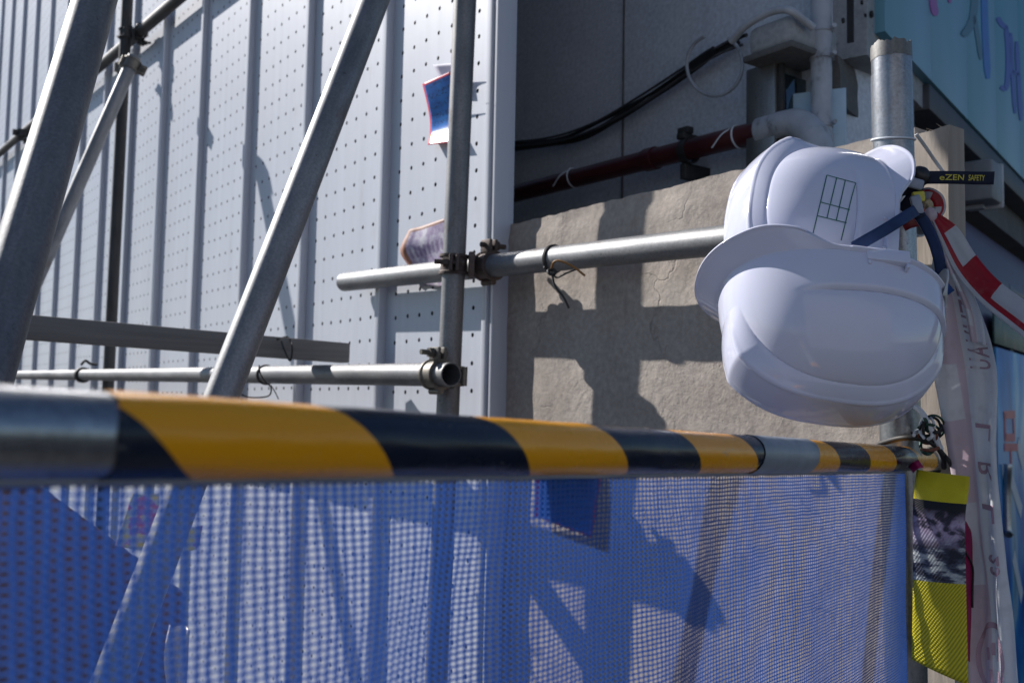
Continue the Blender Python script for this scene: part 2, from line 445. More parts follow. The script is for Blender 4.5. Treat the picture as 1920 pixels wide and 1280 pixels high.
# ================================================================== concrete wall below
def rough_block(x0, x1, y0, y1, z0, z1, nx, nz, amp, topamp, seed=0):
    """a slab whose faces are uneven and whose top edge is chipped"""
    vs, fs = [], []
    def ztop(x): return z1 + topamp * (mnoise.noise(V((x * 9 + seed, 3, 1))) * .6 + mnoise.noise(V((x * 40 + seed, 7, 1))) * .4)
    prof = [(0, j / nz) for j in range(nz + 1)] + [(1, 1), ] + [(1, 0)]
    for i in range(nx + 1):
        x = x0 + (x1 - x0) * i / nx; zt = ztop(x)
        for (b, t) in prof:
            z = z0 + (zt - z0) * t
            y = (y1 if b else y0) + amp * mnoise.noise(V((x * 14 + seed, b * 9, z * 14)))
            if not b and t > .985: y += .004
            vs.append(V((x, y, z)))
    c = len(prof)
    for i in range(nx):
        for j in range(c):
            k = (j + 1) % c
            fs.append((i * c + j, (i + 1) * c + j, (i + 1) * c + k, i * c + k))
    fs += [tuple(range(c)), tuple(range(nx * c, nx * c + c))[::-1]]
    return vs, fs
def concrete_wall():
    xr = WP(1716, 500).x
    zt = WP(1300, 338).z
    o = obj("concrete_wall", rough_block(-.25, xr, 0, .13, 0, zt, 140, 90, .0025, .006), M_CONC, WM, smooth=60)
    tag(o, "rough beige concrete wall with cracks and pole shadows, beneath the red pipe", "wall")
    a, b = WP(1720, 500, -.012).x, WP(1786, 330, -.012).x
    t = obj("timber_plank", rough_block(a, b, -.022, .02, 0, WP(1755, 246, -.012).z, 24, 60, .0025, .012, 5), M_TIMBER, WM, smooth=50)
    tag(t, "rough pale timber plank with splintered top, standing behind the steel post", "plank")
    # splinters at its top
    for k in range(9):
        x = random.uniform(a + .002, b - .003); zz = WP(1755, 246, -.012).z - .003
        p = WM @ V((x, random.uniform(-.015, .01), zz))
        s = wire("splinter", [p, p + V((random.uniform(-.004, .004), 0, .006)), p + V((random.uniform(-.011, .011), 0, random.uniform(.006, .014)))], lambda q: .0009 * (1 - q) + .0002, M_TIMBER, t, p, 5, 3)
concrete_wall()

def street_fence():
    """a second run of the same fence across the street, behind the viewer: it lights the shade and is mirrored in the helmets"""
    src = [o for o in bpy.data.objects if o.name in ("panel", "rib", "hole_shade_sheet")]
    ang = R(170); mw0 = M.Translation(V((5.4, -5.2, 0))) @ M.Rotation(ang, 4, 'Z')
    root = thing("metal_fence", "second white fence across the street, mirrored in the lower helmet", "fence", mw0 @ V((0, 0, 0)))
    for k in range(16):
        for o in src:
            x = .4975 if o.name == "rib" else 0
            c = link(o.name.split(".")[0], o.data, mw0 @ M.Translation(V((PITCHX * k - x, 0, 0))), root)
street_fence()

# ================================================================== building behind
def building():
    root = thing("corner_building", "dark grey painted corner building with teal shop sign and purple front, behind the concrete wall", "building", K0)
    yb = .6
    xk = (WMI @ K0).x
    g = rough_block(-2.2, xk, yb, yb + .25, 0, 5.5, 60, 60, .002, 0, 9)
    obj("side_wall", g, M_PAINTW, WM, root, 60)
    xs = WP(1170, 150, yb).x
    obj("wall_joint", box_geo(xs - .0025, xs + .0025, yb - .0045, yb + .01, 0, 5.5), M_DARKC, WM, root)
    # purple shop front
    m_pur = plain("purple_paint", [(.05, .035, .085), (.075, .05, .12)], .45)
    m_pur2 = plain("purple_frame", [(.035, .025, .06), (.05, .035, .085)], .4)
    z1 = FP(1700, 322).z
    obj("front_wall", box_geo(.02, 6, .0, .05, 0, z1 - .02, .004), m_pur, FM, root)
    fr = link("shop_frame", mesh("shop_frame", box_geo(.5, 6, -.018, -.001, z1 - .20, z1 - .17, .004), 35), FM, root, m_pur2)
    for k in range(4): link("shop_frame", mesh("shop_frame", box_geo(1.25 + .9 * k, 1.31 + .9 * k, -.02, -.0015, 0, z1 - .171, .004), 35), FM, root, m_pur2)
    zl0, zl1 = z1, z1 + .115
    obj("ledge", rough_block(.03, 6, -.05, .08, zl0, zl1, 60, 3, .003, .004, 3), M_DARKC, FM, root)
    zs = FP(1720, 127, -.12).z
    obj("soffit_wall", box_geo(.035, 6, .03, .09, zl1 + .001, 5.4, .003), plain("dark_soffit", [(.035, .035, .04), (.06, .06, .065)], .8), FM, root)
    obj("sign_underframe", box_geo(.55, 6, -.118, .029, zs - .075, zs - .004, .004), plain("dark_metal_cladding", [(.05, .052, .06), (.075, .078, .085)], .5), FM, root)
    # grey slab end with anchor holes
    sl = obj("slab_end", rough_block(.07, .60, -.10, .19, FP(1600, 78, -.1).z, 5.4, 12, 30, .002, 0, 4), M_GREYC, FM, root, 60)
    x = FP(1597, 30, -.1).x
    obj("slab_joint", box_geo(x - .003, x + .003, -.104, -.09, FP(1600, 82, -.1).z, 5.4), M_BLACK, FM, root)
    for (px, py, r) in ((1577, 40, .006), (1631, 28, .008), (1612, 6, .005), (1641, 12, .004), (1619, 30, .004)):
        q = FP(px, py, -.1)
        obj("anchor_hole", xf(cyl_geo(r, .004, 14), M.Translation(V((q.x, -.1065, q.z))) @ M.Rotation(R(-90), 4, 'X')), M_BLACK, FM, root)
building()

def shop_sign():
    a = FP(1656, 30, -.12); zs = FP(1720, 127, -.12).z
    m = Mat("teal_sign_face")
    f = m.noise(1.3, 3, (1, 1, .4))
    c = m.ramp(f, [(.35, (.09, .30, .39)), (.55, (.16, .36, .47)), (.68, (.22, .40, .54))])
    m.set(Base_Color=c, Roughness=.35)
    root = thing("shop_sign", "teal shop sign board with blue brush letters, upper right above the dark ledge", "sign", FM @ V((a.x, -.12, zs)))
    W = 4.0; zt = zs + 1.25; n = 8; step = .42
    x = a.x
    while x < a.x + W:
        obj("sign_panel", box_geo(x, min(x + step - .0015, a.x + W), -.124, -.02, zs, zt, .0006), m.m, FM, root); x += step
    obj("edge_strip", box_geo(a.x - .004, a.x + W, -.128, -.02, zt + .001, zt + .05, .004), plain("sign_edge", [(.05, .05, .06), (.08, .08, .09)], .5), FM, root)
    cb = plain("blue_letter", [(.02, .13, .46), (.03, .18, .56)], .4, bump=0)
    cv = plain("violet_letter", [(.035, .06, .36), (.045, .08, .40)], .4, bump=0)
    cg = plain("grey_green_letter", [(.05, .15, .19), (.07, .18, .22)], .4, bump=0)
    cm = plain("magenta_letter", [(.36, .06, .32), (.42, .10, .38)], .4, bump=0)
    def stroke(pts, w, mt):
        """a brush stroke on the board; w is its apparent width in photograph pixels"""
        pl = smooth_line([V((x, y, 0)) for x, y in pts], 8); vs, fs = [], []; n = len(pl)
        for i, p in enumerate(pl):
            t = (pl[min(i + 1, n - 1)] - pl[max(i - 1, 0)]).normalized()
            k = w / 2 * min(1, .55 + min(i, n - 1 - i) * .25)
            for sg in (1, -1):
                q = FP(p.x - t.y * k * sg, p.y + t.x * k * sg, -.1262); vs += [V((q.x, -.1262, q.z)), V((q.x, -.1235, q.z))]
        for i in range(n - 1):
            b = i * 4; c_ = b + 4
            fs += [(b, b + 2, c_ + 2, c_), (b, c_, c_ + 1, b + 1), (b + 2, b + 3, c_ + 3, c_ + 2)]
        obj("letter_stroke", (vs, fs), mt, FM, root, 50)
    stroke([(1845, -60), (1848, 60), (1853, 148)], 12, cb)
    stroke([(1829, -60), (1827, 15), (1820, 48), (1806, 68)], 14, cg)
    stroke([(1827, 30), (1833, 65), (1840, 112)], 8, cg)
    stroke([(1871, 33), (1878, 45), (1889, 54)], 9, cv)
    stroke([(1887, 50), (1891, 100), (1890, 145), (1886, 166), (1876, 163)], 9, cv)
    stroke([(1896, 62), (1899, 140), (1904, 213)], 7, cv)
    stroke([(1898, 133), (1911, 141)], 7, cv)
    stroke([(1907, 78), (1910, 140), (1915, 226)], 8, cv)
    stroke([(1748, -60), (1750, 0), (1755, 30)], 13, cm)
    stroke([(1774, -50), (1782, 6)], 8, cm)
    stroke([(1936, 100), (1944, 300)], 10, cb)
shop_sign()

def shop_poster():
    m = Mat("blue_poster_print")
    f = m.noise(3.2, 5, (1, 1, .45), .55, .8)
    c = m.ramp(f, [(.30, (.01, .06, .26)), (.42, (.02, .16, .50)), (.52, (.05, .30, .60)), (.60, (.35, .50, .62)), (.68, (.03, .22, .34))])
    m.set(Base_Color=c, Roughness=.3)
    a = FP(1868, 665, -.03); zb = .05
    root = thing("shop_poster", "tall blue printed poster with red letters on the purple shop front, far right", "poster", FM @ V((a.x, -.03, zb)))
    zt = FP(1900, 660, -.03).z
    obj("sheet", box_geo(a.x, a.x + 1.6, -.03, -.022, zb, zt, .001), m.m, FM, root)
    obj("top_panel", box_geo(a.x - .02, a.x + 1.6, -.03, -.022, zt + .012, zt + .13, .001), plain("dark_green_panel", [(.015, .06, .055), (.03, .09, .08), (.14, .13, .11)], .4), FM, root)
    mr = plain("red_letter", [(.50, .06, .12), (.58, .09, .16)], .4, bump=0)
    mw_ = plain("white_letter", [(.55, .6, .65), (.65, .7, .75)], .4, bump=0)
    def bar(p0, p1, mt, w=.018):
        q0, q1 = FP(*p0, -.0315), FP(*p1, -.0315)
        d = (q1 - q0); L = d.length
        mm = FM @ frame((q0.x, -.0318, q0.z), d, (0, 1, 0))
        obj("letter_stroke", box_geo(-.0009, .0009, -w / 2, w / 2, 0, L), mt, mm, root)
    for s in (((1884, 775), (1885, 822)), ((1900, 772), (1902, 822)), ((1882, 778), (1903, 776)), ((1884, 820), (1903, 820)), ((1883, 838), (1908, 838)), ((1895, 838), (1896, 875))):
        bar(*s, mr, .03)
    for s in (((1908, 830), (1918, 870)), ((1896, 900), (1915, 960)), ((1900, 1040), (1916, 1120))):
        bar(*s, mw_, .06)
    # a steel door pull beside it
    p = FM @ FP(1890, 880, -.05)
    wire("door_pull", [p + V((0, 0, .02)), p, p + V((.005, .02, -.08)), p + V((.005, .02, -.22)), p + V((0, 0, -.24))], .014, M_SHINY, root, None, 10)
shop_poster()

def wall_lamp():
    q = FP(1838, 345, -.16)
    p = FM @ q
    root = thing("wall_floodlight", "small grey floodlight on a bracket under the sign, right of the timber plank", "lamp", p)
    mg = plain("grey_lamp_housing", [(.20, .21, .22), (.30, .31, .32)], .5)
    mwh = plain("white_lamp_rim", [(.5, .5, .52), (.62, .62, .63)], .5)
    obj("housing", box_geo(-.06, .05, -.05, .05, -.06, .06, .012), mg, M.Translation(p) @ M.Rotation(R(50), 4, 'Z'), root)
    obj("rim", box_geo(.051, .064, -.05, .05, -.068, .066, .006), mwh, M.Translation(p) @ M.Rotation(R(50), 4, 'Z'), root)
    obj("bracket", box_geo(-.012, .012, -.01, .20, -.075, -.062, .002), mg, M.Translation(p) @ M.Rotation(R(50), 4, 'Z'), root)
wall_lamp()

# ------------------------------------------------------------------ pipes, box and cables on the side wall
M_RED = plain("maroon_pipe_paint", [(.05, .014, .016), (.09, .022, .024), (.11, .032, .032)], .38, 0, 18, (1, 1, .3), .25, 90)
M_GPIPE = plain("grey_white_pipe_paint", [(.15, .15, .16), (.40, .42, .46), (.46, .48, .52), (.50, .52, .56)], .5, 0, 26, (1, 1, .6), .12, 70)
def wp3(px, py, off): return WM @ WP(px, py, off)
def services():
    off = .52
    a, b = wp3(900, 380, off), wp3(1440, 243, off)
    d = b - a
    root = thing("red_pipe", "maroon painted pipe running along the dark wall to a grey elbow", "pipe", a)
    obj("pipe", tube_geo(d.length, .026, .003, 32), M_RED, frame(a, d, (0, 0, 1)), root)
    obj("coupling", tube_geo(.035, .030, .006, 32), M_RED, frame(a + d * .66, d, (0, 0, 1)), root)
    e = [b - d.normalized() * .02, b + d.normalized() * .05, wp3(1500, 234, off), wp3(1528, 258, off - .01), wp3(1541, 300, off - .02)]
    obj("elbow", wire_geo([p - b for p in e], lambda t: .033 if t < .8 else .03, 28, 10), M_GPIPE, M.Translation(b), root, 50)
    for (px, py) in ((1075, 334), (1383, 258)):
        c = wp3(px, py, off); t = d.normalized()
        ring = [c + (V((0, 0, 1)) * math.cos(q) + t.cross(V((0, 0, 1))) * math.sin(q)) * .0285 + t * .008 * math.sin(q * .5) for q in [R(30 * k) for k in range(13)]]
        wire("tie_cord", ring, .0022, M_WHITE, root, None, 6, 4)
        wire("tie_end", [ring[0], ring[0] - t * .02 - NIN * .03 - V((0, 0, .02)), ring[0] - t * .05 - NIN * .034 - V((0, 0, .05))], .0018, M_WHITE, root, None, 6, 4)
    c = wp3(1285, 285, off)
    obj("hanger_strap", xf(tube_geo(.022, .0325, .004, 24), M()), M_DARKST, frame(c, d, (0, 0, 1)), root)
    for gg in (join(box_geo(-.012, .012, -.02, .09, .030, .045, .002), box_geo(-.018, .018, -.012, .012, .0445, .062, .003)), box_geo(-.010, .010, -.01, .09, -.07, -.03, .003)):
        obj("hanger_bracket", gg, M_DARKST, WM @ M.Translation(WMI @ c), root)
    # downpipe
    zb = WP(1545, 330, .56).z
    q = wp3(1540, 150, .555); q.z = 1.1
    dp = thing("downpipe", "pale grey vertical downpipe with collars at the building corner", "pipe", q)
    obj("pipe", tube_geo(4.2, .023, .003, 32), M_GPIPE, M.Translation(q), dp)
    for py in (62, 112, 240):
        z = wp3(1540, py, .555).z
        c = obj("collar", join(tube_geo(.012, .0255, .003, 32, 1, z - q.z), xf(cyl_geo(.005, .014, 10), M.Translation(V((.02, -.018, z - q.z + .006))) @ M.Rotation(R(90), 4, 'X'))), M_GPIPE, M.Translation(q), dp)
    z = wp3(1540, 262, .555).z
    obj("socket", tube_geo(.06, .0275, .004, 32, 1, z - q.z - .05), M_GPIPE, M.Translation(q), dp)
    # painted junction box
    p0, p1 = WP(1400, 108, .45), WP(1484, 34, .45)
    bx = thing("junction_box", "paint-crusted grey box on the corner of the dark wall", "box", WM @ V((p0.x, .45, p0.z)))
    xk = (WMI @ K0).x
    obj("casing", box_geo(p0.x, p1.x, .45, .62, p0.z, p1.z + .015, .018, 3), M_GREYC, WM, bx)
    obj("lower_lip", box_geo(p0.x - .01, p1.x + .004, .446, .60, p0.z - .012, p0.z + .004, .005), M_DARKC, WM, bx)
    wire("conduit", [wp3(1372, 78, .45), wp3(1395, 52, .437), wp3(1425, 32, .437), wp3(1456, 20, .437), wp3(1484, 22, .44), wp3(1524, 52, .5)], .0085, M_GPIPE, bx, None, 14)
    # metal duct with glass below
    d0, d1 = WP(1398, 300, .50), WP(1452, 112, .50)
    du = thing("metal_duct", "flat steel casing with a glass side and a painted sky reflection below the grey box", "duct", WM @ V((d0.x, .5, d0.z)))
    mz = steel("duct_steel", (.22, .22, .22), (.33, .33, .32), .05, .38, .8)
    obj("casing", box_geo(d0.x, d1.x, .50, .60, d0.z - .3, d1.z - .002, .003), mz, WM, du)
    gl = Mat("dark_glass"); gl.set(Base_Color=(.10, .13, .15), Roughness=.05, Metallic=.85)
    e0, e1 = WP(1478, 250, .54), WP(1512, 165, .54)
    obj("side_pane", box_geo(d1.x + .003, d1.x + .012, .52, .598, d0.z - .2, d1.z - .03, .001), gl.m, WM, du)
    obj("pane_frame", box_geo(d1.x + .002, d1.x + .015, .508, .519, d0.z - .2, d1.z - .01, .001), M_DARKST, WM, du)
    obj("glass_panel", box_geo(e0.x, e0.x + .12, .548, .556, d0.z - .2, e1.z, .001), plain("painted_sky_reflection", [(.42, .58, .70), (.55, .70, .80)], .25), WM @ M.Translation(V((e0.x, .55, 0))) @ M.Rotation(R(28), 4, 'Z') @ M.Translation(V((-e0.x, -.55, 0))), du)  # pale blue base colour stands in for sky reflected in the glass
    # cables
    paths = [[(900, 272), (1040, 262), (1130, 225), (1240, 165), (1330, 105), (1385, 72), (1400, 66)],
             [(900, 280), (1000, 274), (1090, 262), (1180, 212), (1280, 148), (1350, 96), (1384, 76)],
             [(900, 270), (1020, 260), (1110, 232), (1200, 180), (1290, 122), (1340, 92), (1383, 68)],
             [(900, 296), (960, 282), (1060, 266), (1150, 230), (1250, 166), (1345, 98), (1386, 80)],
             [(900, 266), (1010, 268), (1100, 250), (1190, 196), (1285, 132), (1345, 90), (1388, 70)],
             [(900, 276), (1030, 268), (1120, 240), (1210, 190), (1300, 130), (1350, 101), (1392, 84)]]
    M_GCABLE = plain('sheen_grey_cable', [(.05, .05, .055), (.10, .10, .105)], .6)  # lighter grey stands in for the white-grey sheen on some cables
    bun = thing("cable_bundle", "black electric cables sagging across the dark wall", "cable", wp3(900, 272, .57))
    for i, pl in enumerate(paths):
        wire("cable", [wp3(x, y, .575 - .009 * (i % 3)) for x, y in pl], (.005, .0042, .0035)[i % 3], (M_WIRE, M_WIRE, M_GCABLE)[i % 3], bun, None, 8, 8)
    wire("taped_joint", [wp3(1298, 124, .556), wp3(1318, 110, .556), wp3(1340, 96, .556)], .013, M_BLKPL, bun, None, 10)
    lp = []
    for k in range(15):
        t = R(60 - 22 * k); lp.append(wp3(1340 + 52 * math.cos(t), 122 - 58 * math.sin(t), .545))
    tag(wire("loop_cable", lp, .0046, M_GPIPE, None, None, 8), "thin grey loop of cable hanging from the bundle by the grey box", "cable")
    # pipe stub left
services()

# ================================================================== scaffold
TR = .0243
def tube(name, label, a, b, mt, r=TR, t=.0026, cat="scaffold tube", base=None, group=None):
    d = V(b) - V(a)
    o = obj(name, tube_geo(d.length, r, t, 48, max(2, int(d.length / .15))), mt, frame(a, d, (0, 0, 1) if abs(d.normalized().z) < .9 else (1, 0, 0)))
    return tag(o, label, cat, group)
G0, G1 = WP(646, 529, -.080), WP(1350, 451, -.080)
def wpt(v): return WM @ V(v)
gA = wpt((G0.x, -.080, G0.z)); gdir = (wpt((G1.x, -.080, G1.z)) - gA).normalized()
gB = gA + gdir * ((WP(1725, 420, -.080).x - G0.x) / gdir.dot(WU))
tube("scaffold_tube", "horizontal galvanised tube running from the white fence to behind the helmets", gA, gB, M_STEEL)
# standard E, in front of G
EX = WP(862, 450, -.142)
eb = wpt((WP(846, 760, -.142).x, -.142, 0)); et = wpt((WP(868, 0, -.142).x, -.142, 3.6))
ex0, ex1 = WP(840, 760, -.142), WP(872, 0, -.142)
slope = (ex1.x - ex0.x) / (ex1.z - ex0.z)
eb = wpt((ex0.x - slope * ex0.z, -.142, 0)); et = wpt((ex0.x + slope * (3.6 - ex0.z), -.142, 3.6))
tube("scaffold_standard", "upright galvanised tube before the last fence panel, with the torn blue flyer behind it", eb, et, M_STEEL2)
# H ledger
h1 = wpt(WP(846, 702, -.195)); h0 = wpt(WP(30, 703, -.195)); h0 = h1 + (h0 - h1) * 1.25
tube("scaffold_ledger", "low horizontal tube with open rusty end, crossing the upright tube", h1, h0, M_STEEL2)
# D far standard
d0 = wpt(WP(203, 720, -.142)); d1 = wpt(WP(238, 20, -.142)); dd = (d1 - d0)
d0b = d0 - dd * (d0.z / dd.z); d1b = d1 + dd * .5
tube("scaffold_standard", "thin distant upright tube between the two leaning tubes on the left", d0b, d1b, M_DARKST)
# F dark high ledger
f0 = wpt(WP(0, 287, -.088)); f1 = wpt(WP(332, 0, -.088)); fd = f1 - f0
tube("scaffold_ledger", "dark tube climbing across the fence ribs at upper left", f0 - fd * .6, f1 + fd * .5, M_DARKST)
# A near brace, B middle brace, C thin far brace
a0, a1 = P(178, 0, 1.19), P(52, 430, .98); ad = a1 - a0
tube("scaffold_brace", "nearest thick leaning tube at the far left edge", a0 - ad * .8, a0 + ad * (-a0.z / ad.z), M_STEEL2)
b0, b1 = P(703, 0, 1.71), P(417, 740, 1.40); bd = b1 - b0
tube("scaffold_brace", "leaning galvanised tube crossing the fence in the middle, reaching down behind the blue net", b0 - bd * .8, b0 + bd * (-b0.z / bd.z), M_STEEL)
c0, c1 = P(252, 108, 3.72), P(88, 480, 3.5); cd = c1 - c0
tube("scaffold_brace", "slim leaning tube clamped to the distant upright", c0, c0 + cd * (-c0.z / cd.z), M_STEEL)
# timber batten resting on H
bt0, bt1 = P(648, 662, 2.56), P(5, 610, 2.0); bl = bt1 - bt0
tb = obj("timber_batten", box_geo(-.025, .025, -.02, .02, 0, bl.length * 1.1, .002), M_BEAM, frame(bt0, bl, (0, 0, 1)))
tag(tb, "weathered grey square batten lying above the low tube, behind the leaning tube", "batten")

def coupler(label, pa, da, pb, db, mt, s=1.0):
    """double coupler: two bolted bands round two crossing tubes with a saddle between"""
    pa, pb, da, db = V(pa), V(pb), V(da).normalized(), V(db).normalized()
    root = thing("scaffold_clamp", label, "clamp", (pa + pb) / 2, "scaffold clamps")
    n = (pb - pa).normalized()
    for (p, d, o) in ((pa, da, n), (pb, db, -n)):
        side = d.cross(o).normalized()
        fr = frame(p, d, o)            # x toward the other tube
        w = .021 * s
        prof = [(TR + .0006, -w), (TR + .0075, -w), (TR + .0075, -w + .005), (TR + .0042, -w + .008), (TR + .0042, w - .008), (TR + .0075, w - .005), (TR + .0075, w), (TR + .0006, w)]
        vs, fs = [], []; seg = 40
        for (rr, z) in prof:
            for k in range(seg):
                t = 2 * math.pi * k / seg; vs.append(V((rr * math.cos(t), rr * math.sin(t), z)))
        for i in range(len(prof) - 1):
            for k in range(seg): fs.append((i * seg + k, i * seg + (k + 1) % seg, (i + 1) * seg + (k + 1) % seg, (i + 1) * seg + k))
        obj("band", (vs, fs), mt, fr, root, 40)
        obj("lug", join(box_geo(-.010, -.002, TR + .004, TR + .032, -w * .85, w * .85, .0025), box_geo(.004, .012, TR + .004, TR + .032, -w * .85, w * .85, .0025)), mt, fr, root)
        obj("hinge", xf(cyl_geo(.0065, w * 1.9, 14, None, -w * .95), M.Translation(V((0, -TR - .010, 0)))), mt, fr, root)
        bo = obj("bolt", xf(cyl_geo(.0055, .062, 14, None, -.022), M.Translation(V((0, TR + .02, 0))) @ M.Rotation(R(-90), 4, 'Y')), mt, fr, root)
        obj("nut", xf(cyl_geo(.0105, .011, 6, None, .011), M.Translation(V((0, TR + .02, 0))) @ M.Rotation(R(-90), 4, 'Y')), mt, fr, bo)
    mid = (pa + pb) / 2
    obj("saddle", box_geo(-.027, .027, -.027, .027, -.007, .007, .004), mt, frame(mid, n, da), root)
zg = gA.z + (EX.x - G0.x) * (gdir.z / gdir.dot(WU))
ev = (et - eb).normalized()
pe = eb + ev * ((zg - .0) / ev.z); pg = gA + gdir * ((EX.x - G0.x) / gdir.dot(WU))
coupler("rusty clamp joining the upright tube to the horizontal tube, beside the torn purple sticker", pe, -ev, pg + gdir * .02, -gdir, M_RUSTCL)
hd = (h0 - h1).normalized()
phh = h1 + hd * .055
pe2 = eb + ev * (phh.z / ev.z)
coupler("pale clamp with raised bolt at the open end of the low tube", phh, -hd, pe2, -ev, M_CLAMP)
dv = (d1 - d0).normalized()
pd = d0 + dv * ((wpt(WP(238, 62, -.142)).z - d0.z) / dv.z)
coupler("dark clamp where the distant upright meets the dark high tube", pd, dv, wpt(WP(262, 62, -.088)), fd, M_DARKST)
pd2 = d0 + dv * ((wpt(WP(236, 125, -.142)).z - d0.z) / dv.z)
coupler("small rust-stained clamp at the top of the slim leaning tube", pd2, dv, c0 + cd * .04, cd, M_CLAMP)
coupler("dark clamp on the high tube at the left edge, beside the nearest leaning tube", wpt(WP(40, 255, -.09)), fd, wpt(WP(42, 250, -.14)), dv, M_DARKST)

# wires
def loops(c, d, r, k, pitch=.004):
    d = V(d).normalized(); x = d.orthogonal().normalized(); y = d.cross(x)
    return [V(c) + (x * math.cos(t) + y * math.sin(t)) * r + d * pitch * t / 6.28 for t in [R(30 * i) for i in range(12 * k + 1)]]
gw = gA + gdir * ((WP(1036, 490, -.080).x - G0.x) / gdir.dot(WU))
wt = thing("wire_tie", "black wire tie with a loose rusty end twisted round the horizontal tube", "wire", gw)
wire("loop", loops(gw, gdir, TR + .002, 2), .002, M_WIRE, wt, gw)
pk = P(1034, 505, 1.78)
wire("tail", [pk, P(1040, 535, 1.77), P(1056, 556, 1.76), P(1067, 578, 1.76)], .0022, M_WIRE, wt, gw)
wire("tail", [pk, P(1043, 520, 1.76), P(1062, 512, 1.75), P(1082, 504, 1.75)], .0018, M_WIRE, wt, gw)
wire("rusty_end", [pk, P(1038, 492, 1.76), P(1050, 489, 1.75), P(1075, 500, 1.74), P(1097, 517, 1.74)], .0021, M_BROWNW, wt, gw)
wire("knot", [pk, P(1028, 508, 1.77), P(1032, 514, 1.765), P(1042, 511, 1.765), P(1036, 504, 1.765)], .003, M_WIRE, wt, gw)
hw = h1 + hd * ((WP(500, 700, -.195).x - (WMI @ h1).x) / hd.dot(WU))
wt = thing("wire_tie", "black wire binding the grey batten to the low tube", "wire", hw)
wire("loop", loops(hw, hd, TR + .002, 2), .0022, M_WIRE, wt, hw)
q = P(538, 662, 2.42)
wire("loop", [P(520, 636, 2.40), P(540, 632, 2.44), P(548, 650, 2.40), P(544, 676, 2.40), P(533, 655, 2.38), P(528, 640, 2.40)], .0022, M_WIRE, wt, hw)
wire("tail", [P(486, 684, 2.5), P(488, 700, 2.5), P(498, 716, 2.5), P(508, 726, 2.5), P(503, 742, 2.5), P(470, 745, 2.5), P(450, 738, 2.5)], .002, M_WIRE, wt, hw)
wire("tail", [P(508, 722, 2.5), P(516, 735, 2.5), P(522, 748, 2.5)], .0014, M_WIRE, wt, hw)
hw2 = h1 + hd * ((WP(157, 697, -.195).x - (WMI @ h1).x) / hd.dot(WU))
wt = thing("wire_tie", "thick black wire knot on the low tube near the distant upright", "wire", hw2)
wire("loop", loops(hw2, hd, TR + .005, 3, .01), .006, M_WIRE, wt, hw2)
dz = hw2 - P(157, 697, FWD.dot(hw2 - EYE)); dep = FWD.dot(hw2 - EYE) - .03
wire("tail", [P(152, 684, dep), P(160, 676, dep), P(170, 682, dep), P(182, 683, dep)], .006, M_WIRE, wt, hw2)

# ================================================================== steel post
pp = P(1683, 600, 1.235)
up_ = (P(1675, 100, 1.24) - P(1688, 800, 1.225)); up_ = V((up_.x * .6, up_.y * .0, up_.z)).normalized()
ptop = pp + up_ * ((P(1676, 76, 1.245).z - pp.z) / up_.z); pbot = pp - up_ * (pp.z / up_.z)
root = thing("steel_post", "short upright steel post wrapped in clear film, holding the two helmets", "post", pbot)
PL = (ptop - pbot).length
obj("tube", tube_geo(PL - .006, .0243, .0026, 64, 6), steel("post_steel", (.19, .195, .205), (.40, .41, .42), .07, .33, .85), frame(pbot, up_, (1, 0, 0)), root)
# torn dark cap round its mouth
vs, fs = [], []; seg = 64
for (rr, h, j) in ((.0247, -.016, .002), (.0249, -.004, .0), (.0246, .003, .005), (.0205, .002, .005), (.020, -.02, .0)):
    for k in range(seg):
        a = 2 * math.pi * k / seg; jj = j * (mnoise.noise(V((math.cos(a) * 3, math.sin(a) * 3, 2))) + .6 * mnoise.noise(V((math.cos(a) * 9, math.sin(a) * 9, 5))))
        vs.append(V((rr * math.cos(a), rr * math.sin(a), PL - .004 + h + jj)))
for i in range(4):
    for k in range(seg): fs.append((i * seg + k, i * seg + (k + 1) % seg, (i + 1) * seg + (k + 1) % seg, (i + 1) * seg + k))
obj("torn_rim", (vs, fs), steel("grimy_rim", (.13, .125, .12), (.27, .265, .25), .09, .55, .5), frame(pbot, up_, (1, 0, 0)), root, 50)
film = Mat("clear_film"); film.set(Base_Color=(.85, .9, .95), Roughness=.10, Alpha=.05); film.bump(film.noise(40, 5, (1, 1, .3)), .5, .002)
obj("clear_film", tube_geo(.36, .0256, .0003, 48, 10, PL - .40), film.m, frame(pbot, up_, (1, 0, 0)), root)

# ================================================================== hazard rail
RA, RB = P(0, 810, .2956), P(1700, 860, 1.205)
RD = (RB - RA).normalized(); RL = (RB - RA).length
RR = .01425
RF = frame(RA, RD, (0, 0, 1))
send = RL * 1.045
def s_at(px): # distance along the rail seen at pixel column px
    lo, hi = -.15, 1.6
    for _ in range(50):
        m_ = (lo + hi) / 2; q = RA + RD * m_ - EYE
        if 960 + FPX * q.dot(RIGHT) / q.dot(FWD) < px: lo = m_
        else: hi = m_
    return lo
root = thing("barrier_rail", "shiny barrier rail wrapped in yellow and black hazard tape across the foreground", "rail", RA)
obj("bare_tube", tube_geo(s_at(1768) + .16, RR, .002, 64, 12, -.16), M_SHINY, RF, root)
sA, sB = s_at(178), s_at(1738)
vs, fs = [], []; seg = 72; nl = 160
for i in range(nl + 1):
    z = sA + (sB - sA) * i / nl
    for k in range(seg):
        a = 2 * math.pi * k / seg
        rr = RR + .0005 + .00035 * mnoise.noise(V((math.cos(a) * 1.4, math.sin(a) * 1.4, z * 26))) + .00022 * mnoise.noise(V((math.cos(a) * 4, math.sin(a) * 4, z * 90)))
        vs.append(V((rr * math.cos(a), rr * math.sin(a), z + (.0015 * math.sin(a * 3) if i == 0 else 0))))
for i in range(nl):
    for k in range(seg): fs.append((i * seg + k, i * seg + (k + 1) % seg, (i + 1) * seg + (k + 1) % seg, (i + 1) * seg + k))
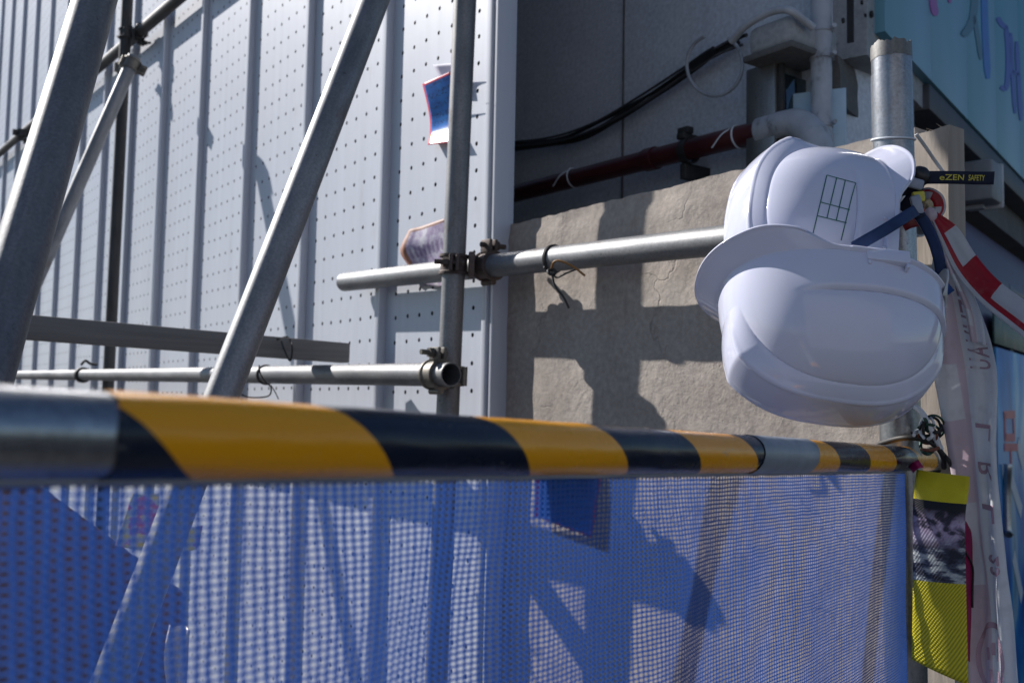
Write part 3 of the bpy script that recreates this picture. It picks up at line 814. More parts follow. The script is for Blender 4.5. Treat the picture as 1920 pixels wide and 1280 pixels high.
obj("hazard_tape", (vs, fs), M_TAPE, RF, root, 180)
for (p0, p1) in ((1400, 1506),):
    z0, z1 = s_at(p0), s_at(p1); vs, fs = [], []
    for i in range(25):
        z = z0 + (z1 - z0) * i / 24
        for k in range(seg):
            a = 2 * math.pi * k / seg
            rr = RR + .0011 + .0003 * mnoise.noise(V((math.cos(a) * 3, math.sin(a) * 3, z * 120)))
            vs.append(V((rr * math.cos(a), rr * math.sin(a), z + (.002 * math.sin(a * 2)))))
    for i in range(24):
        for k in range(seg): fs.append((i * seg + k, i * seg + (k + 1) % seg, (i + 1) * seg + (k + 1) % seg, (i + 1) * seg + k))
    obj("grey_tape_patch", (vs, fs), M_DUCT, RF, root, 180)

# ================================================================== blue net
RDH = V((RD.x, RD.y, 0)).normalized(); RN = V((RDH.y, -RDH.x, 0))
def net_at(s, h):
    wv = .0045 * math.sin(s * 17 + h * 5) + .003 * math.sin(s * 41 + 1.3 + h * 9) + .004 * mnoise.noise(V((s * 9, h * 9, 4)))
    wob = .0007 * mnoise.noise(V((s * 60, h * 60, 9)))
    return RA + RD * s + V((0, 0, -RR - .0005 - h + wob)) + RN * (wv * sstep(0, .08, h) * (1 - .75 * sstep(.45, .85, s)))
def net():
    root = thing("safety_net", "blue woven safety net hanging from the hazard rail", "net", net_at(.5, 0))
    base = net_at(.5, 0)
    s0, s1, H = -.14, s_at(1724), .44
    vs, fs = [], []
    n = int((s1 - s0) / .009); row = .0030; h = .0015
    def strand(pts, side):
        b = len(vs)
        for p, sd in zip(pts, side): vs.append(p - sd - base); vs.append(p + sd - base)
        for i in range(len(pts) - 1): fs.append((b + 2 * i, b + 2 * i + 1, b + 2 * i + 3, b + 2 * i + 2))
    while h < H:
        hw_ = random.uniform(.00054, .00066)
        pts = [net_at(s0 + (s1 - s0) * i / n, h) for i in range(n + 1)]
        strand(pts, [V((0, 0, hw_))] * len(pts)); h += row
    weft = len(fs)
    s = s0; m_ = int(H / .011)
    while s < s1:
        hw_ = random.uniform(.0009, .0012)
        pts = [net_at(s + .0004 * math.sin(i * 2.1 + s * 300), H * i / m_) - RN * .0004 for i in range(m_ + 1)]
        strand(pts, [RDH * hw_] * len(pts)); s += .0052
    tag(obj("weave", (vs, fs), M_NET, M.Translation(base), root, 180), kind="stuff")
    hem = Strip([net_at(s0 + (s1 - s0) * i / 40, -.002) + RN * .001 for i in range(41)], [net_at(s0 + (s1 - s0) * i / 40, .0016) + RN * .001 for i in range(41)], 2, 1)
    hem.build("hem", plain("pale_hem", [(.25, .28, .36), (.4, .42, .48)], .7), root, .0008, base)
net()

# ================================================================== helmets
HA, HB, HH = .1144, .0913, .130
def shell_raw(th, ph):
    ct, st = math.cos(th), math.sin(th); n = 2.3
    rr = (abs(ct / HA) ** n + abs(st / HB) ** n) ** (-1 / n)
    hs, vz = max(math.cos(ph), 0) ** .78, max(math.sin(ph), 0) ** .95
    p = V((rr * ct * hs - .006 * vz, rr * st * hs, HH * vz))
    nr = V((p.x / HA ** 2, p.y / HB ** 2, p.z / HH ** 2 + 1e-6)).normalized()
    fade = 1 - sstep(.15, .62, ct)
    pg_ = .30 + .05 * ct
    d = .0032 * (1 - sstep(pg_ - .015, pg_ + .03, ph)) * fade
    d -= .0012 * math.exp(-((ph - pg_ - .03) / .022) ** 2) * fade
    # crest: a raised trapezoid from brow to nape
    wid = .038 - .004 * lin(.0, -.13, p.x)
    rp = lin(wid, wid - .016, abs(p.y)); rp = .82 * rp + .18 * lin(wid + .0012, wid - .0172, abs(p.y))
    hf = .0172 * lin(.30, .72, ph) * (1 - .56 * lin(.74, 1.4, ph)); hr = .0075 * lin(.10, .6, ph)
    hc = hr + (hf - hr) * sstep(-.03, .03, p.x)
    bead = math.exp(-((abs(p.y) - wid + .0165) / .0013) ** 2) * .0012 - math.exp(-((abs(p.y) - wid - .0005) / .002) ** 2) * .0006
    return p + nr * (d + hc * rp + bead * lin(.3, .7, ph) * (ph < 1.55))
def brim_ext(th):
    c = math.cos(th)
    return .0062 + .0231 * sstep(.10, .75, c)
def helmet_mesh():
    N, J, KB = 440, 170, 9
    vs, fs = [], []
    rows = []
    for k in range(KB, 0, -1):
        rows.append(('b', k / KB))
    for j in range(J): rows.append(('s', (math.pi / 2) * (j / J)))
    for kind, val in rows:
        for i in range(N):
            th = 2 * math.pi * i / N
            if kind == 's': vs.append(shell_raw(th, val))
            else:
                p = shell_raw(th, 0); e = brim_ext(th) * val
                o = V((p.x, p.y, 0)).normalized()
                o = V((o.x * 1.0, o.y * .8, 0)) if math.cos(th) > 0 else o
                z = -.69 * e + (0.0022 if val > .98 else 0) - (.010 * (math.sin(th) ** 2) * sstep(.2, .5, math.cos(th)) * val)
                vs.append(p + o * e + V((0, 0, z)))
    top = len(vs); vs.append(shell_raw(0, math.pi / 2 - 1e-4)); vs[-1].x = -.006; vs[-1].y = 0
    L = len(rows)
    for r in range(L - 1):
        for i in range(N):
            k = (i + 1) % N; fs.append((r * N + i, r * N + k, (r + 1) * N + k, (r + 1) * N + i))
    for i in range(N): fs.append(((L - 1) * N + i, (L - 1) * N + (i + 1) % N, top))
    return vs, fs
HG = helmet_mesh()
HME = mesh("shell", HG, 180); HME.materials.append(M_HELM)
HBVH = BVHTree.FromPolygons(HG[0], HG[1])
def cam_vec(r, u, b): return (RIGHT * r + UP * u - FWD * b)
def helmet(label, o, f, c, side):
    """o: centre of the rim; f: towards the peak; c: towards the crown (camera axes right, up, back)"""
    z = cam_vec(*c).normalized(); x = cam_vec(*f); mw = frame(o, z, x)
    root = link("safety_helmet", None, M.Translation(V(o))); tag(root, label, "helmet", "white helmets on the post")
    root.empty_display_size = .05
    sh = link("shell", HME, mw, root); solid(sh, .0026, 1)
    # accessory slot on the rim
    p = shell_raw(side * 1.95, .03)
    sg = join(box_geo(-.022, .022, -.0035, .0075, -.010, .0055, .0016), box_geo(-.021, -.0175, -.003, .0068, .0055, .011, .0012), box_geo(.0175, .021, -.003, .0068, .0055, .011, .0012))
    sm = mw @ M.Translation(V((p.x, p.y, p.z))) @ (M.Rotation(math.pi, 4, 'Z') if side < 0 else M())
    obj("accessory_slot", sg, M_HELM, sm, root)
    # sweat band inside
    vs, fs = [], []; N = 60
    for i in range(N):
        t = 2 * math.pi * i / N; q = shell_raw(t, .05) * .86
        vs += [V((q.x, q.y, -.012)), V((q.x, q.y, .028))]
    for i in range(N): k = (i + 1) % N; fs.append((2 * i, 2 * k, 2 * k + 1, 2 * i + 1))
    hb = obj("head_band", (vs, fs), plain("grey_band", [(.30, .30, .29), (.42, .42, .41)], .6), mw, root, 180); solid(hb, .002)
    nb = Strip([V((-.105 - .012 * math.sin(t), .055 * math.cos(t), .012)) for t in [R(15 * i) for i in range(13)]],
               [V((-.110 - .014 * math.sin(t), .055 * math.cos(t), -.052 * math.sin(t))) for t in [R(15 * i) for i in range(13)]], 3, 3)
    nb.a = [mw @ p_ for p_ in nb.a]; nb.b = [mw @ p_ for p_ in nb.b]
    nb.build("nape_pad", plain("pale_pad", [(.5, .5, .49), (.62, .62, .6)], .55), root, .002)
    return root, mw
O2 = P(1549, 570, 1.10)
h2, H2M = helmet("white safety helmet hanging crown down, nearest, its peak pointing left", O2, (-.9905, .1197, -.068), (-.1375, -.8328, .5362), -1)
O1 = P(1571, 468, 1.17)
h1_, H1M = helmet("white safety helmet with green grid print, hanging above and behind the other helmet", O1, (.2224, .8605, -.4584), (-.9005, .3616, .2417), -1)

# green grid print on the upper helmet's side: laid on the shell along the line of sight to it
def on_shell(px, py, mw):
    inv = mw.inverted(); o = inv @ EYE; d = ((inv @ P(px, py, 1.0)) - o).normalized()
    hit = HBVH.ray_cast(o, d)
    return hit[0], hit[1]
def print_line(p0, p1, mw, root, w=.0011):
    vs, fs = [], []; n = 14; pts = []
    for i in range(n + 1):
        t = i / n; h = on_shell(p0[0] + (p1[0] - p0[0]) * t, p0[1] + (p1[1] - p0[1]) * t, mw)
        if h[0] is not None: pts.append(h)
    if len(pts) < 2: return
    for i, (p, nr) in enumerate(pts):
        t = (pts[min(i + 1, len(pts) - 1)][0] - pts[max(i - 1, 0)][0]).normalized(); s_ = t.cross(nr).normalized() * w / 2
        q = p + nr * .0031
        vs += [q - s_, q + s_]
    for i in range(len(pts) - 1): fs.append((2 * i, 2 * i + 1, 2 * i + 3, 2 * i + 2))
    obj("print_line", (vs, fs), M_GREEN, mw, root, 180)
for seg_ in (((1549, 332), (1601, 346)), ((1549, 332), (1522, 446)), ((1601, 346), (1575, 452)), ((1567, 337), (1549, 411)), ((1583, 341), (1566, 416)), ((1538, 382), (1591, 396)), ((1532, 407), (1585, 420))):
    print_line(*seg_, H1M, h1_)

# ================================================================== helmet straps and post lashings
DS = 1.16
def strap(name, pts, w, mt, parent, d=None, th=.0012, tilt=0):
    """a strap along pixel points (px, py, depth), w metres wide"""
    c = [P(*p) for p in pts]; e0, e1 = [], []
    for i, p in enumerate(c):
        t = (c[min(i + 1, len(c) - 1)] - c[max(i - 1, 0)]).normalized(); s_ = t.cross((EYE - p).normalized()).normalized() * w / 2
        e0.append(p - s_); e1.append(p + s_)
    s = Strip(e0, e1, 8, 4); s.build(name, mt, parent, th); return s
st = strap("lettered_strap", [(1716, 336, 1.14), (1740, 333, 1.13), (1790, 333, 1.13), (1830, 334, 1.125), (1864, 334, 1.12)], .0145, M_NAVY, h1_)
def letters(strip, txt, v0, v1, u0, u1, mt, parent, name="lettering", flip=False, off=.0011, bold=.008):
    g = text_geo(txt, 1.0, bold); xs = [p.x for p in g[0]]; ys = [p.y for p in g[0]]
    x0, x1_, y0, y1_ = min(xs), max(xs), min(ys), max(ys)
    base = strip.at(.5, .5); vs = []
    for p in g[0]:
        a, b = (p.x - x0) / (x1_ - x0), (p.y - y0) / (y1_ - y0)
        vs.append(strip.at(u0 + (u1 - u0) * b, v0 + (v1 - v0) * a, off) - base)
    return obj(name, (vs, g[1]), mt, M.Translation(base), parent, None)
# which side of the strap is up?
flipu = st.at(0, .5).z < st.at(1, .5).z
ua, ub = (.30, .74) if flipu else (.70, .26)
letters(st, "eZEN", .36, .60, ua, ub, M_YLET, h1_)
letters(st, "SAFETY", .655, .865, ua, ub, M_YLET, h1_)
letters(st, "Y", .175, .215, ua, ub, M_YLET, h1_)
strap("chin_strap", [(1600, 464, 1.04), (1625, 450, 1.035), (1660, 430, 1.035), (1695, 408, 1.05), (1718, 394, 1.10)], .0125, M_NAVY2, h2)
strap("chin_strap", [(1716, 392, 1.14), (1738, 425, 1.135), (1755, 465, 1.13), (1764, 505, 1.13), (1763, 530, 1.14)], .0125, M_NAVY2, h2)
strap("strap_end", [(1754, 524, 1.13), (1766, 538, 1.125), (1778, 552, 1.13)], .016, plain("bright_blue_strap", [(.01, .06, .24), (.015, .08, .3)], .6), h2)
strap("strap_loop", [(1686, 352, 1.17), (1700, 346, 1.155), (1716, 338, 1.15), (1728, 330, 1.15)], .022, M_NAVY, h1_)
strap("strap_loop", [(1690, 395, 1.17), (1703, 380, 1.165), (1714, 362, 1.16), (1722, 345, 1.15)], .014, M_NAVY, h1_)
def knob(name, px, py, d, r, mt, parent, sx=1, sz=1, rot=0):
    bm = bmesh.new(); bmesh.ops.create_uvsphere(bm, u_segments=20, v_segments=12, radius=r)
    for v in bm.verts: v.co.x *= sx; v.co.z *= sz; v.co *= 1 + .12 * mnoise.noise(v.co * 120)
    return obj(name, bm, mt, M.Translation(P(px, py, d)) @ M.Rotation(rot, 4, 'Y'), parent, 180)
knob("strap_knot", 1725, 330, 1.135, .011, M_BLKPL, h1_, 1.1, 1)
obj("buckle", box_geo(-.012, .012, -.003, .003, -.006, .006, .0025), M_BUCK, frame(P(1712, 343, 1.125), cam_vec(.25, .95, 0), RIGHT), h1_)
obj("buckle", box_geo(-.006, .006, -.003, .003, -.011, .011, .0025), M_BUCK, frame(P(1719, 384, 1.12), cam_vec(-.25, .95, 0), RIGHT), h2)
obj("buckle_loop", box_geo(-.007, .007, -.003, .003, -.006, .006, .002), M_YLET, frame(P(1722, 369, 1.125), cam_vec(-.1, .95, 0), RIGHT), h2)
s2 = strap("strap_tab", [(1712, 402, 1.12), (1720, 398, 1.118), (1729, 394, 1.12)], .015, M_NAVY, h2)

# ------------------------------------------------------------------ red and white warning tape
def tape_print(name, red, white, soft, scale_v, b0, b1, mirror=False):
    m = Mat(name); uv = m.n("UVMap"); sp = m.n("SeparateXYZ"); m.l(uv.outputs[0], sp.inputs[0])
    u, v = sp.outputs[0], sp.outputs[1]
    if mirror: u = m.math('SUBTRACT', 1.0, u)
    ph = m.math('FRACT', m.math('ADD', m.math('MULTIPLY', v, scale_v), .12))
    blk_ = m.math('MULTIPLY', m.math('LESS_THAN', ph, .5), m.math('GREATER_THAN', u, b1))
    band = m.math('MULTIPLY', m.math('GREATER_THAN', u, b0), m.math('LESS_THAN', u, b1))
    s = m.math('MULTIPLY', m.math('MAXIMUM', blk_, band), soft)
    c = m.mix(s, white, red)
    c = m.mix(m.math('MULTIPLY', m.ramp(m.noise(60, 7), [(.55, (0, 0, 0)), (.8, (1, 1, 1))]), .3), c, (.4, .37, .36))
    m.set(Base_Color=c, Roughness=.32)
    tr = m.n("BsdfTranslucent"); m.l(c, tr.inputs[0]); mx = m.n("MixShader"); mx.inputs[0].default_value = .5
    m.l(m.b.outputs[0], mx.inputs[1]); m.l(tr.outputs[0], mx.inputs[2]); m.l(mx.outputs[0], m.out.inputs[0])
    b = m.bump(m.noise(45, 5, (1, 1, .35)), .4, .004)
    return m.m
M_WT = tape_print("warning_tape", (.50, .018, .035), (.68, .69, .72), 1.0, 2.2, .17, .36)
M_WT2 = tape_print("warning_tape_back", (.74, .55, .63), (.88, .89, .91), .55, 3.4, .54, .64, True)
wtp = thing("warning_tape", "red and white warning tape knotted to the post, ends trailing down and right", "tape", P(1745, 400, 1.15))
up1 = Strip([P(1744, 405, 1.14), P(1762, 452, 1.13), P(1792, 512, 1.12), P(1838, 566, 1.10), P(1900, 617, 1.07), P(1990, 690, 1.03)],
            [P(1757, 398, 1.14), P(1796, 428, 1.13), P(1830, 478, 1.12), P(1872, 525, 1.10), P(1930, 568, 1.07), P(2016, 630, 1.03)], 10, 14,
            lambda u, v: .0012 * math.sin(u * 7 + v * 5) * min(1, v * 4) + .0006 * math.sin(u * 15 - v * 9))
up1.build("streaming_end", M_WT, wtp, .0003)
dn1 = Strip([P(1742, 408, 1.16), P(1752, 470, 1.15), P(1742, 560, 1.155), P(1748, 660, 1.16), P(1760, 740, 1.165), P(1782, 860, 1.17), P(1800, 1000, 1.17), P(1815, 1130, 1.165), P(1822, 1330, 1.15)],
            [P(1752, 404, 1.15), P(1790, 470, 1.135), P(1842, 590, 1.125), P(1868, 670, 1.12), P(1875, 740, 1.12), P(1874, 860, 1.125), P(1884, 1000, 1.13), P(1898, 1130, 1.12), P(1918, 1330, 1.10)], 10, 22,
            lambda u, v: .007 * math.sin(u * 6 + v * 3) * min(1, v * 5) + .0035 * math.sin(u * 17 + v * 8) * min(1, v * 5) + .003 * mnoise.noise(V((u * 4, v * 14, 3))))
dn1.build("hanging_end", M_WT2, wtp, .0003)
dn2 = Strip([P(1746, 410, 1.145), P(1775, 500, 1.125), P(1806, 570, 1.12), P(1820, 640, 1.118)], [P(1756, 410, 1.14), P(1790, 480, 1.13), P(1836, 580, 1.115), P(1850, 650, 1.112)], 8, 8,
            lambda u, v: .003 * math.sin(u * 9))
dn2.build("folded_layer", M_WT2, wtp, .0003)
m_let = plain("faded_pink_print", [(.43, .28, .35), (.50, .34, .41)], .4, bump=0)
# large faded capitals down the hanging end
for (ch, v0, v1) in (("D", .155, .185), ("E", .195, .225), ("F", .232, .262), ("U", .268, .30), ("N", .308, .338), ("A", .345, .378), ("U", .386, .42), ("L", .56, .59), ("R", .63, .66), ("L", .70, .73), ("23", .79, .83)):
    letters(dn1, ch, v0, v1, .90, .55, m_let, wtp, "faded_letter", False, .0012, .01)
# ring stamp low on the tape
vs, fs = [], []; base = dn1.at(.5, .93)
for k in range(48):
    t = 2 * math.pi * k / 48
    for rr in (1, .84): vs.append(dn1.at(.46 + .36 * rr * math.cos(t), .945 + .045 * rr * math.sin(t), .0012) - base)
for k in range(48): l_ = (k + 1) % 48; fs.append((2 * k, 2 * l_, 2 * l_ + 1, 2 * k + 1))
obj("ring_stamp", (vs, fs), m_let, M.Translation(base), wtp, None)
for (u0, v0) in ((.36, .93), (.46, .925), (.56, .932), (.40, .955), (.54, .957)):
    b_ = dn1.at(u0, v0); q = [(u0, v0), (u0 + .06, v0), (u0 + .06, v0 + .014), (u0, v0 + .014)]
    obj("stamp_glyph", ([dn1.at(a, b, .0012) - b_ for a, b in q], [(0, 1, 2, 3)]), m_let, M.Translation(b_), wtp, None)
# bow round the post
strap("bow", [(1700, 395, 1.19), (1718, 372, 1.165), (1740, 362, 1.15), (1758, 372, 1.145), (1762, 392, 1.145), (1752, 405, 1.145), (1742, 402, 1.15)], .013, M_WT, wtp)
strap("bow", [(1690, 418, 1.205), (1702, 412, 1.195), (1716, 408, 1.18), (1735, 404, 1.16)], .022, plain("red_film", [(.33, .01, .02), (.45, .015, .03)], .35), wtp)
strap("bow", [(1726, 408, 1.15), (1736, 425, 1.14), (1752, 410, 1.14)], .012, M_WT2, wtp)
knob("knot", 1745, 402, 1.14, .007, M_WT2, wtp, 1, 1.2)
m_gold = Mat("foil_sticker"); m_gold.set(Base_Color=m_gold.ramp(m_gold.noise(160, 4), [(.35, (.05, .05, .045)), (.6, (.45, .38, .24))]), Roughness=.3, Metallic=.4)
obj("foil_patch", box_geo(-.010, .010, -.001, .001, -.013, .013, .0008), m_gold.m, frame(P(1738, 378, 1.17), cam_vec(.2, .95, 0), RIGHT), wtp)

# white cord on the plank
cw = thing("zip_tie", "thin white plastic tie running from the post across the timber plank", "tie", P(1720, 255, 1.22))
strap("tail", [(1718, 252, 1.212), (1735, 275, 1.235), (1752, 300, 1.265), (1769, 323, 1.275)], .0042, M_WHITE, cw)
wire("loop", [pp + up_ * ((P(1716, 250, 1.22).z - pp.z) / up_.z) + V((math.cos(R(a)) * .0258, math.sin(R(a)) * .0258, .004 * math.sin(R(a)))) for a in range(-60, 301, 30)], .0014, M_WHITE, cw)

# wires lashing the rail end to the post
wl = thing("lashing_wires", "tangle of black, green and red wires lashing the rail end to the post", "wire", P(1765, 850, 1.2))
M_GRW = plain("green_wire", [(.008, .045, .03), (.012, .065, .04)], .5); M_RDW = plain("brown_wire", [(.13, .04, .025), (.2, .07, .04)], .5)
cen = (1752, 842)
wire("strand", [P(1648, 832, 1.225), P(1690, 821, 1.19), P(1730, 823, 1.175), P(1755, 836, 1.17), P(1768, 855, 1.17), P(1770, 876, 1.185)], .0032, M_WIRE, wl)
wire("strand", [P(1702, 757, 1.20), P(1718, 764, 1.18), P(1731, 777, 1.17), P(1740, 795, 1.165), P(1752, 815, 1.165), P(1764, 842, 1.17)], .0035, M_WHITE, wl)
wire("strand", [P(1704, 760, 1.205), P(1722, 770, 1.185), P(1735, 786, 1.165), P(1742, 808, 1.165)], .0022, M_GRW, wl)
for k in range(11):
    x, y = 1742 + random.uniform(-14, 12), 822 + random.uniform(-26, 16); r1, r2 = random.uniform(10, 25), random.uniform(8, 26); a0_ = random.uniform(0, 6)
    pts = [P(x + r1 * math.cos(a0_ + .7 * i), y + r2 * math.sin(a0_ + .7 * i) * .9, 1.172 + .012 * math.sin(i + k)) for i in range(random.randint(6, 9))]
    wire("strand", pts, random.choice((.0013, .0017, .0021)), random.choice((M_WIRE, M_WIRE, M_RDW, M_GRW, M_WIRE, M_RDW, M_WIRE, M_WHITE)), wl)
for k in range(3):
    t = RD; c_ = RA + RD * s_at(1762 - 5 * k)
    wire("strand", loops(c_, RD, RR + .0022, 1, .003), .002, M_WIRE, wl)
wire("strand", [P(1768, 850, 1.175), P(1778, 862, 1.165), P(1784, 874, 1.17), P(1788, 868, 1.17)], .0024, M_WIRE, wl)

# ================================================================== cards and flyers
def banner_mat():
    m = Mat("mesh_banner_print"); uv = m.n("UVMap"); sp = m.n("SeparateXYZ"); m.l(uv.outputs[0], sp.inputs[0]); u, v = sp.outputs[0], sp.outputs[1]
    vv = m.math('SUBTRACT', v, m.math('MULTIPLY', m.math('SUBTRACT', u, .5), .0))
    yel = m.ramp(m.noise(40, 5), [(.3, (.72, .62, .012)), (.7, (.82, .72, .025))])
    ph = m.noise(52, 3, (1, 1, 1.0), .55, .3)
    photo = m.ramp(ph, [(.30, (.015, .014, .02)), (.42, (.06, .05, .08)), (.50, (.42, .33, .46)), (.58, (.52, .46, .58)), (.66, (.32, .13, .14)), (.72, (.55, .58, .52))])
    blk = (.012, .012, .016)
    lowp = m.ramp(m.noise(75, 3, (.5, .5, 1.5), .6), [(.40, (.018, .018, .03)), (.50, (.07, .08, .12)), (.58, (.40, .43, .42)), (.68, (.55, .57, .54))])
    photo = m.mix(m.ramp(v, [(.48, (0, 0, 0)), (.53, (1, 1, 1))]), photo, lowp)
    fade = m.ramp(v, [(.36, (1, 1, 1)), (.43, (0, 0, 0))])
    c = m.mix(fade, photo, blk)
    c = m.mix(m.math('LESS_THAN', v, .30), c, yel)
    wv = m.n("TexWave"); wv.bands_direction = 'DIAGONAL'; wv.inputs["Scale"].default_value = 10; wv.inputs["Distortion"].default_value = 1.0
    mp = m.n("Mapping"); mp.inputs["Scale"].default_value = (1.0, 3.4, 1); m.l(uv.outputs[0], mp.inputs[0]); m.l(mp.outputs[0], wv.inputs[0])
    wcol = m.mix(wv.outputs["Fac"], (.36, .33, .006), (.80, .66, .02))
    c = m.mix(m.math('GREATER_THAN', v, .655), c, wcol)
    m.set(Base_Color=c, Roughness=.42)
    m.bump(wv.outputs["Fac"], .4, .0015)
    return m.m
ba = Strip([P(1716, 880, 1.155), P(1714, 915, 1.15), P(1712, 960, 1.15), P(1712, 1060, 1.15), P(1711, 1150, 1.15), P(1709, 1235, 1.15)],
           [P(1821, 893, 1.105), P(1816, 925, 1.11), P(1810, 972, 1.115), P(1811, 1070, 1.115), P(1813, 1160, 1.115), P(1816, 1284, 1.11)], 10, 12,
           lambda u, v: .004 * math.sin(u * 3.1) + .004 * (v < .2) * (u - .5) * (.2 - v) * 10)
ban = ba.build("banner_strip", banner_mat(), None, .0006)
tag(ban, "yellow and black printed banner strip hanging at the right end of the rail", "banner")
m_mg = plain("magenta_card", [(.26, .004, .07), (.33, .006, .09)], .4, bump=.05)
mg = Strip([P(1800, 968, 1.15), P(1803, 1050, 1.15), P(1810, 1140, 1.15), P(1812, 1236, 1.15)], [P(1812, 978, 1.16), P(1834, 1030, 1.17), P(1834, 1140, 1.17), P(1826, 1245, 1.16)], 8, 6)
mgo = mg.build("magenta_card", m_mg, None, .0006); tag(mgo, "curled magenta card behind the yellow banner strip", "card")
b_ = mg.at(.4, .3)
wire("printed_bar", [mg.at(.2, .28, .001), mg.at(.55, .42, .001), mg.at(.5, .55, .001), mg.at(.48, .66, .001)], .0013, M_BLKPL, mgo, b_, 6)
# little torn bits on top of the strip
bit = Strip([P(1703, 874, 1.15), P(1712, 866, 1.14), P(1722, 862, 1.14)], [P(1712, 886, 1.14), P(1722, 878, 1.13), P(1732, 876, 1.13)], 5, 4)
tag(bit.build("torn_scrap", m_mg, None, .0006), "tiny torn magenta scrap stuck to the rail above the yellow strip", "scrap")

def flyer_mat(name, edge, body, ink, foot, nu=9.0, nv=7.0):
    m = Mat(name); uv = m.n("UVMap"); sp = m.n("SeparateXYZ"); m.l(uv.outputs[0], sp.inputs[0]); u, v = sp.outputs[0], sp.outputs[1]
    b = m.ramp(m.noise(30, 3), [(.3, body[0]), (.7, body[1])])
    mp = m.n("Mapping"); mp.inputs["Scale"].default_value = (nu, nv * 1.5, 1); m.l(uv.outputs[0], mp.inputs[0])
    nz = m.n("TexNoise"); nz.inputs["Scale"].default_value = 2.6; nz.inputs["Detail"].default_value = 2; m.l(mp.outputs[0], nz.inputs[0])
    rowm = m.math('LESS_THAN', m.math('FRACT', m.math('MULTIPLY', v, nv)), .62)
    txt = m.math('MULTIPLY', m.math('GREATER_THAN', nz.outputs["Fac"], .54), rowm)
    c = m.mix(m.math('MULTIPLY', txt, .75), b, ink)
    if foot: c = m.mix(m.math('GREATER_THAN', v, .80), c, m.mix(m.math('GREATER_THAN', v, .9), foot[0], foot[1]))
    ins = m.math('MULTIPLY', m.math('MULTIPLY', m.math('GREATER_THAN', u, .05), m.math('LESS_THAN', u, .95)), m.math('MULTIPLY', m.math('GREATER_THAN', v, .03), m.math('LESS_THAN', v, .97)))
    c = m.mix(ins, edge, c)
    m.set(Base_Color=c, Roughness=.35); return m.m
M_FLY = flyer_mat("blue_flyer_print", (.55, .03, .06), ((.015, .15, .58), (.03, .28, .80)), (.008, .05, .20), ((.68, .46, .02), (.70, .36, .24)))
fdp = lambda px, py, off: wpt(WP(px, py, FENCE_Y - off))
fl = Strip([fdp(792, 158, .05), fdp(801, 195, .03), fdp(806, 225, .012), fdp(806, 248, .006), fdp(802, 272, .02)],
           [fdp(846, 134, .06), fdp(852, 170, .035), fdp(858, 206, .012), fdp(858, 232, .006), fdp(858, 266, .02)], 8, 10)
flo = fl.build("blue_flyer", M_FLY, None, .0005); tag(flo, "curling blue flyer with red border on the white fence, half hidden by the upright tube", "flyer")
pf = Strip([fdp(812, 122, .03), fdp(826, 150, .012), fdp(838, 180, .008)], [fdp(862, 118, .03), fdp(872, 150, .012), fdp(880, 180, .008)], 6, 6)
pf.build("curled_corner", plain("pale_lilac_paper", [(.50, .50, .60), (.60, .60, .68)], .6), flo, .0005)
def sticker_mat():
    m = Mat("torn_sticker_print"); uv = m.n("UVMap"); sp = m.n("SeparateXYZ"); m.l(uv.outputs[0], sp.inputs[0]); u, v = sp.outputs[0], sp.outputs[1]
    c = m.ramp(m.noise(45, 5), [(.35, (.24, .17, .32)), (.5, (.42, .36, .50)), (.62, (.62, .60, .66))])
    st_ = m.math('MULTIPLY', m.math('LESS_THAN', m.math('FRACT', m.math('MULTIPLY', u, 11)), .5), m.math('MULTIPLY', m.math('GREATER_THAN', v, .35), m.math('LESS_THAN', v, .55)))
    c = m.mix(m.math('MULTIPLY', st_, .6), c, (.16, .10, .22))
    e = m.math('MAXIMUM', m.math('LESS_THAN', u, .14), m.math('LESS_THAN', v, .07))
    c = m.mix(m.math('MULTIPLY', e, .9), c, m.ramp(m.noise(60, 6), [(.4, (.30, .11, .03)), (.6, (.20, .07, .04))]))
    m.set(Base_Color=c, Roughness=.6); return m.m
stk = Strip([fdp(768, 432, .02), fdp(752, 470, .03), fdp(768, 500, .006), fdp(778, 530, .004)], [fdp(838, 408, .008), fdp(842, 440, .005), fdp(846, 480, .005), fdp(848, 545, .004)], 8, 10,
            lambda u, v: .006 * math.exp(-((u - .1) / .1) ** 2))
tag(stk.build("torn_sticker", sticker_mat(), None, .0006), "torn purple sticker with rusty curled corner on the fence, above the clamp", "sticker")
# blue card behind the net
bc = Strip([P(1006, 880, .545), P(1005, 920, .548), P(1002, 968, .551)], [P(1128, 880, .603), P(1122, 930, .605), P(1110, 1008, .605)], 8, 8)
tag(bc.build("blue_card", flyer_mat("blue_card_print", (.60, .04, .10), ((.008, .09, .48), (.02, .24, .75)), (.006, .03, .16), None, 10, 8), None, .0005), "blue card with thin red border tucked behind the net below the rail", "card")

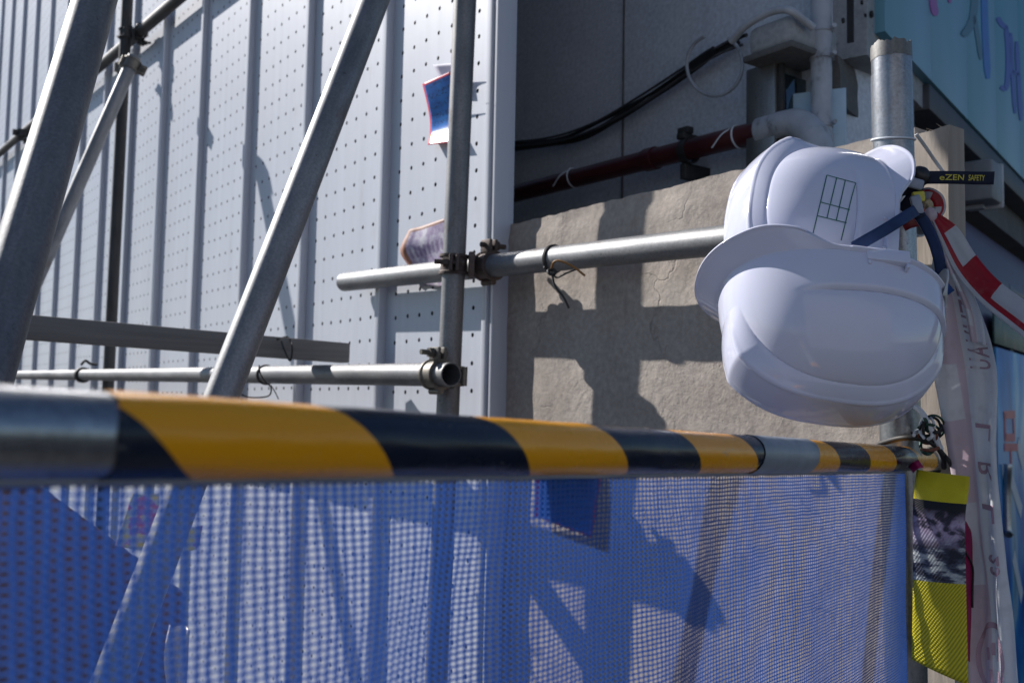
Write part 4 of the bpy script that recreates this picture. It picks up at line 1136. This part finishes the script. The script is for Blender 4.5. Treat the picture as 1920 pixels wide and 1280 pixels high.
# ================================================================== clutter behind the net, lower left
def clutter():
    # leaning plywood board
    a, b, c_, d_ = P(-260, 660, 2.05), P(345, 1110, 2.2), P(330, 1700, 2.1), P(-300, 1700, 1.9)
    nrm = (b - a).cross(d_ - a).normalized()
    vs = [a, b, c_, d_] + [p - nrm * .015 for p in (a, b, c_, d_)]
    base = V(a); vs = [p - base for p in vs]
    fs = [(0, 1, 2, 3), (7, 6, 5, 4), (0, 4, 5, 1), (1, 5, 6, 2), (2, 6, 7, 3), (3, 7, 4, 0)]
    tag(obj("plywood_board", (vs, fs), M_PLY, M.Translation(base), None, None), "brown plywood board leaning behind the net at lower left", "board")
    # crumpled tarp heap
    m_tarp = plain("dark_tarp", [(.015, .02, .05), (.03, .04, .09), (.09, .045, .03)], .45, 0, 5, (1, 1, 1), .3, 40)
    bm = bmesh.new(); bmesh.ops.create_grid(bm, x_segments=70, y_segments=50, size=.5)
    cpos = P(180, 1330, 1.75); cpos.z = .42
    for v in bm.verts:
        x, y = v.co.x, v.co.y; r_ = math.sqrt((x / .5) ** 2 + (y / .5) ** 2)
        v.co = V((x * 1.5, y * .7, .62 * max(0, 1 - r_ ** 2 * .9) + .09 * mnoise.noise(V((x * 7, y * 7, 1))) + .05 * mnoise.noise(V((x * 16, y * 16, 3))) - .1))
    o = obj("tarpaulin_heap", bm, m_tarp, M.Translation(V((cpos.x, cpos.y, .12))) @ M.Rotation(R(20), 4, 'Z'), None, 50); solid(o, .004)
    tag(o, "crumpled dark tarpaulin heap behind the net at the bottom left", "tarpaulin")
    # printed yellow and pink flyer
    s = Strip([P(248, 925, 1.95), P(228, 985, 1.95), P(216, 1022, 1.95)], [P(300, 925, 1.97), P(296, 985, 1.97), P(285, 1034, 1.97)], 6, 6, lambda u, v: .006 * math.sin(u * 4))
    m = Mat("yellow_pink_print"); m.set(Base_Color=m.ramp(m.noise(28, 3), [(.40, (.80, .66, .16)), (.54, (.82, .76, .48)), (.61, (.70, .18, .36)), (.72, (.34, .16, .40))]), Roughness=.5)
    tag(s.build("yellow_flyer", m.m, None, .0006), "yellow and pink printed flyer behind the net beside the leaning tube", "flyer")
    s = Strip([P(352, 990, 1.7), P(345, 1020, 1.7), P(340, 1036, 1.7)], [P(380, 985, 1.7), P(374, 1015, 1.7), P(370, 1030, 1.7)], 5, 4)
    m2 = Mat("pink_print"); m2.set(Base_Color=m2.ramp(m2.noise(40, 2), [(.45, (.62, .10, .30)), (.55, (.72, .62, .2))]), Roughness=.5)
    tag(s.build("pink_flyer", m2.m, None, .0006), "small pink flyer scrap behind the net right of the leaning tube", "flyer")
    # white plastic strip
    s = Strip([P(318, 1170, 1.5), P(312, 1230, 1.5), P(322, 1330, 1.5)], [P(360, 1178, 1.5), P(352, 1240, 1.5), P(340, 1330, 1.5)], 6, 6, lambda u, v: .01 * math.sin(u * 8 + v * 3))
    tag(s.build("plastic_sheet", plain("milky_plastic", [(.6, .57, .6), (.74, .7, .72)], .3), None, .0008), "strip of milky plastic sheet behind the net at the bottom left", "plastic")
clutter()
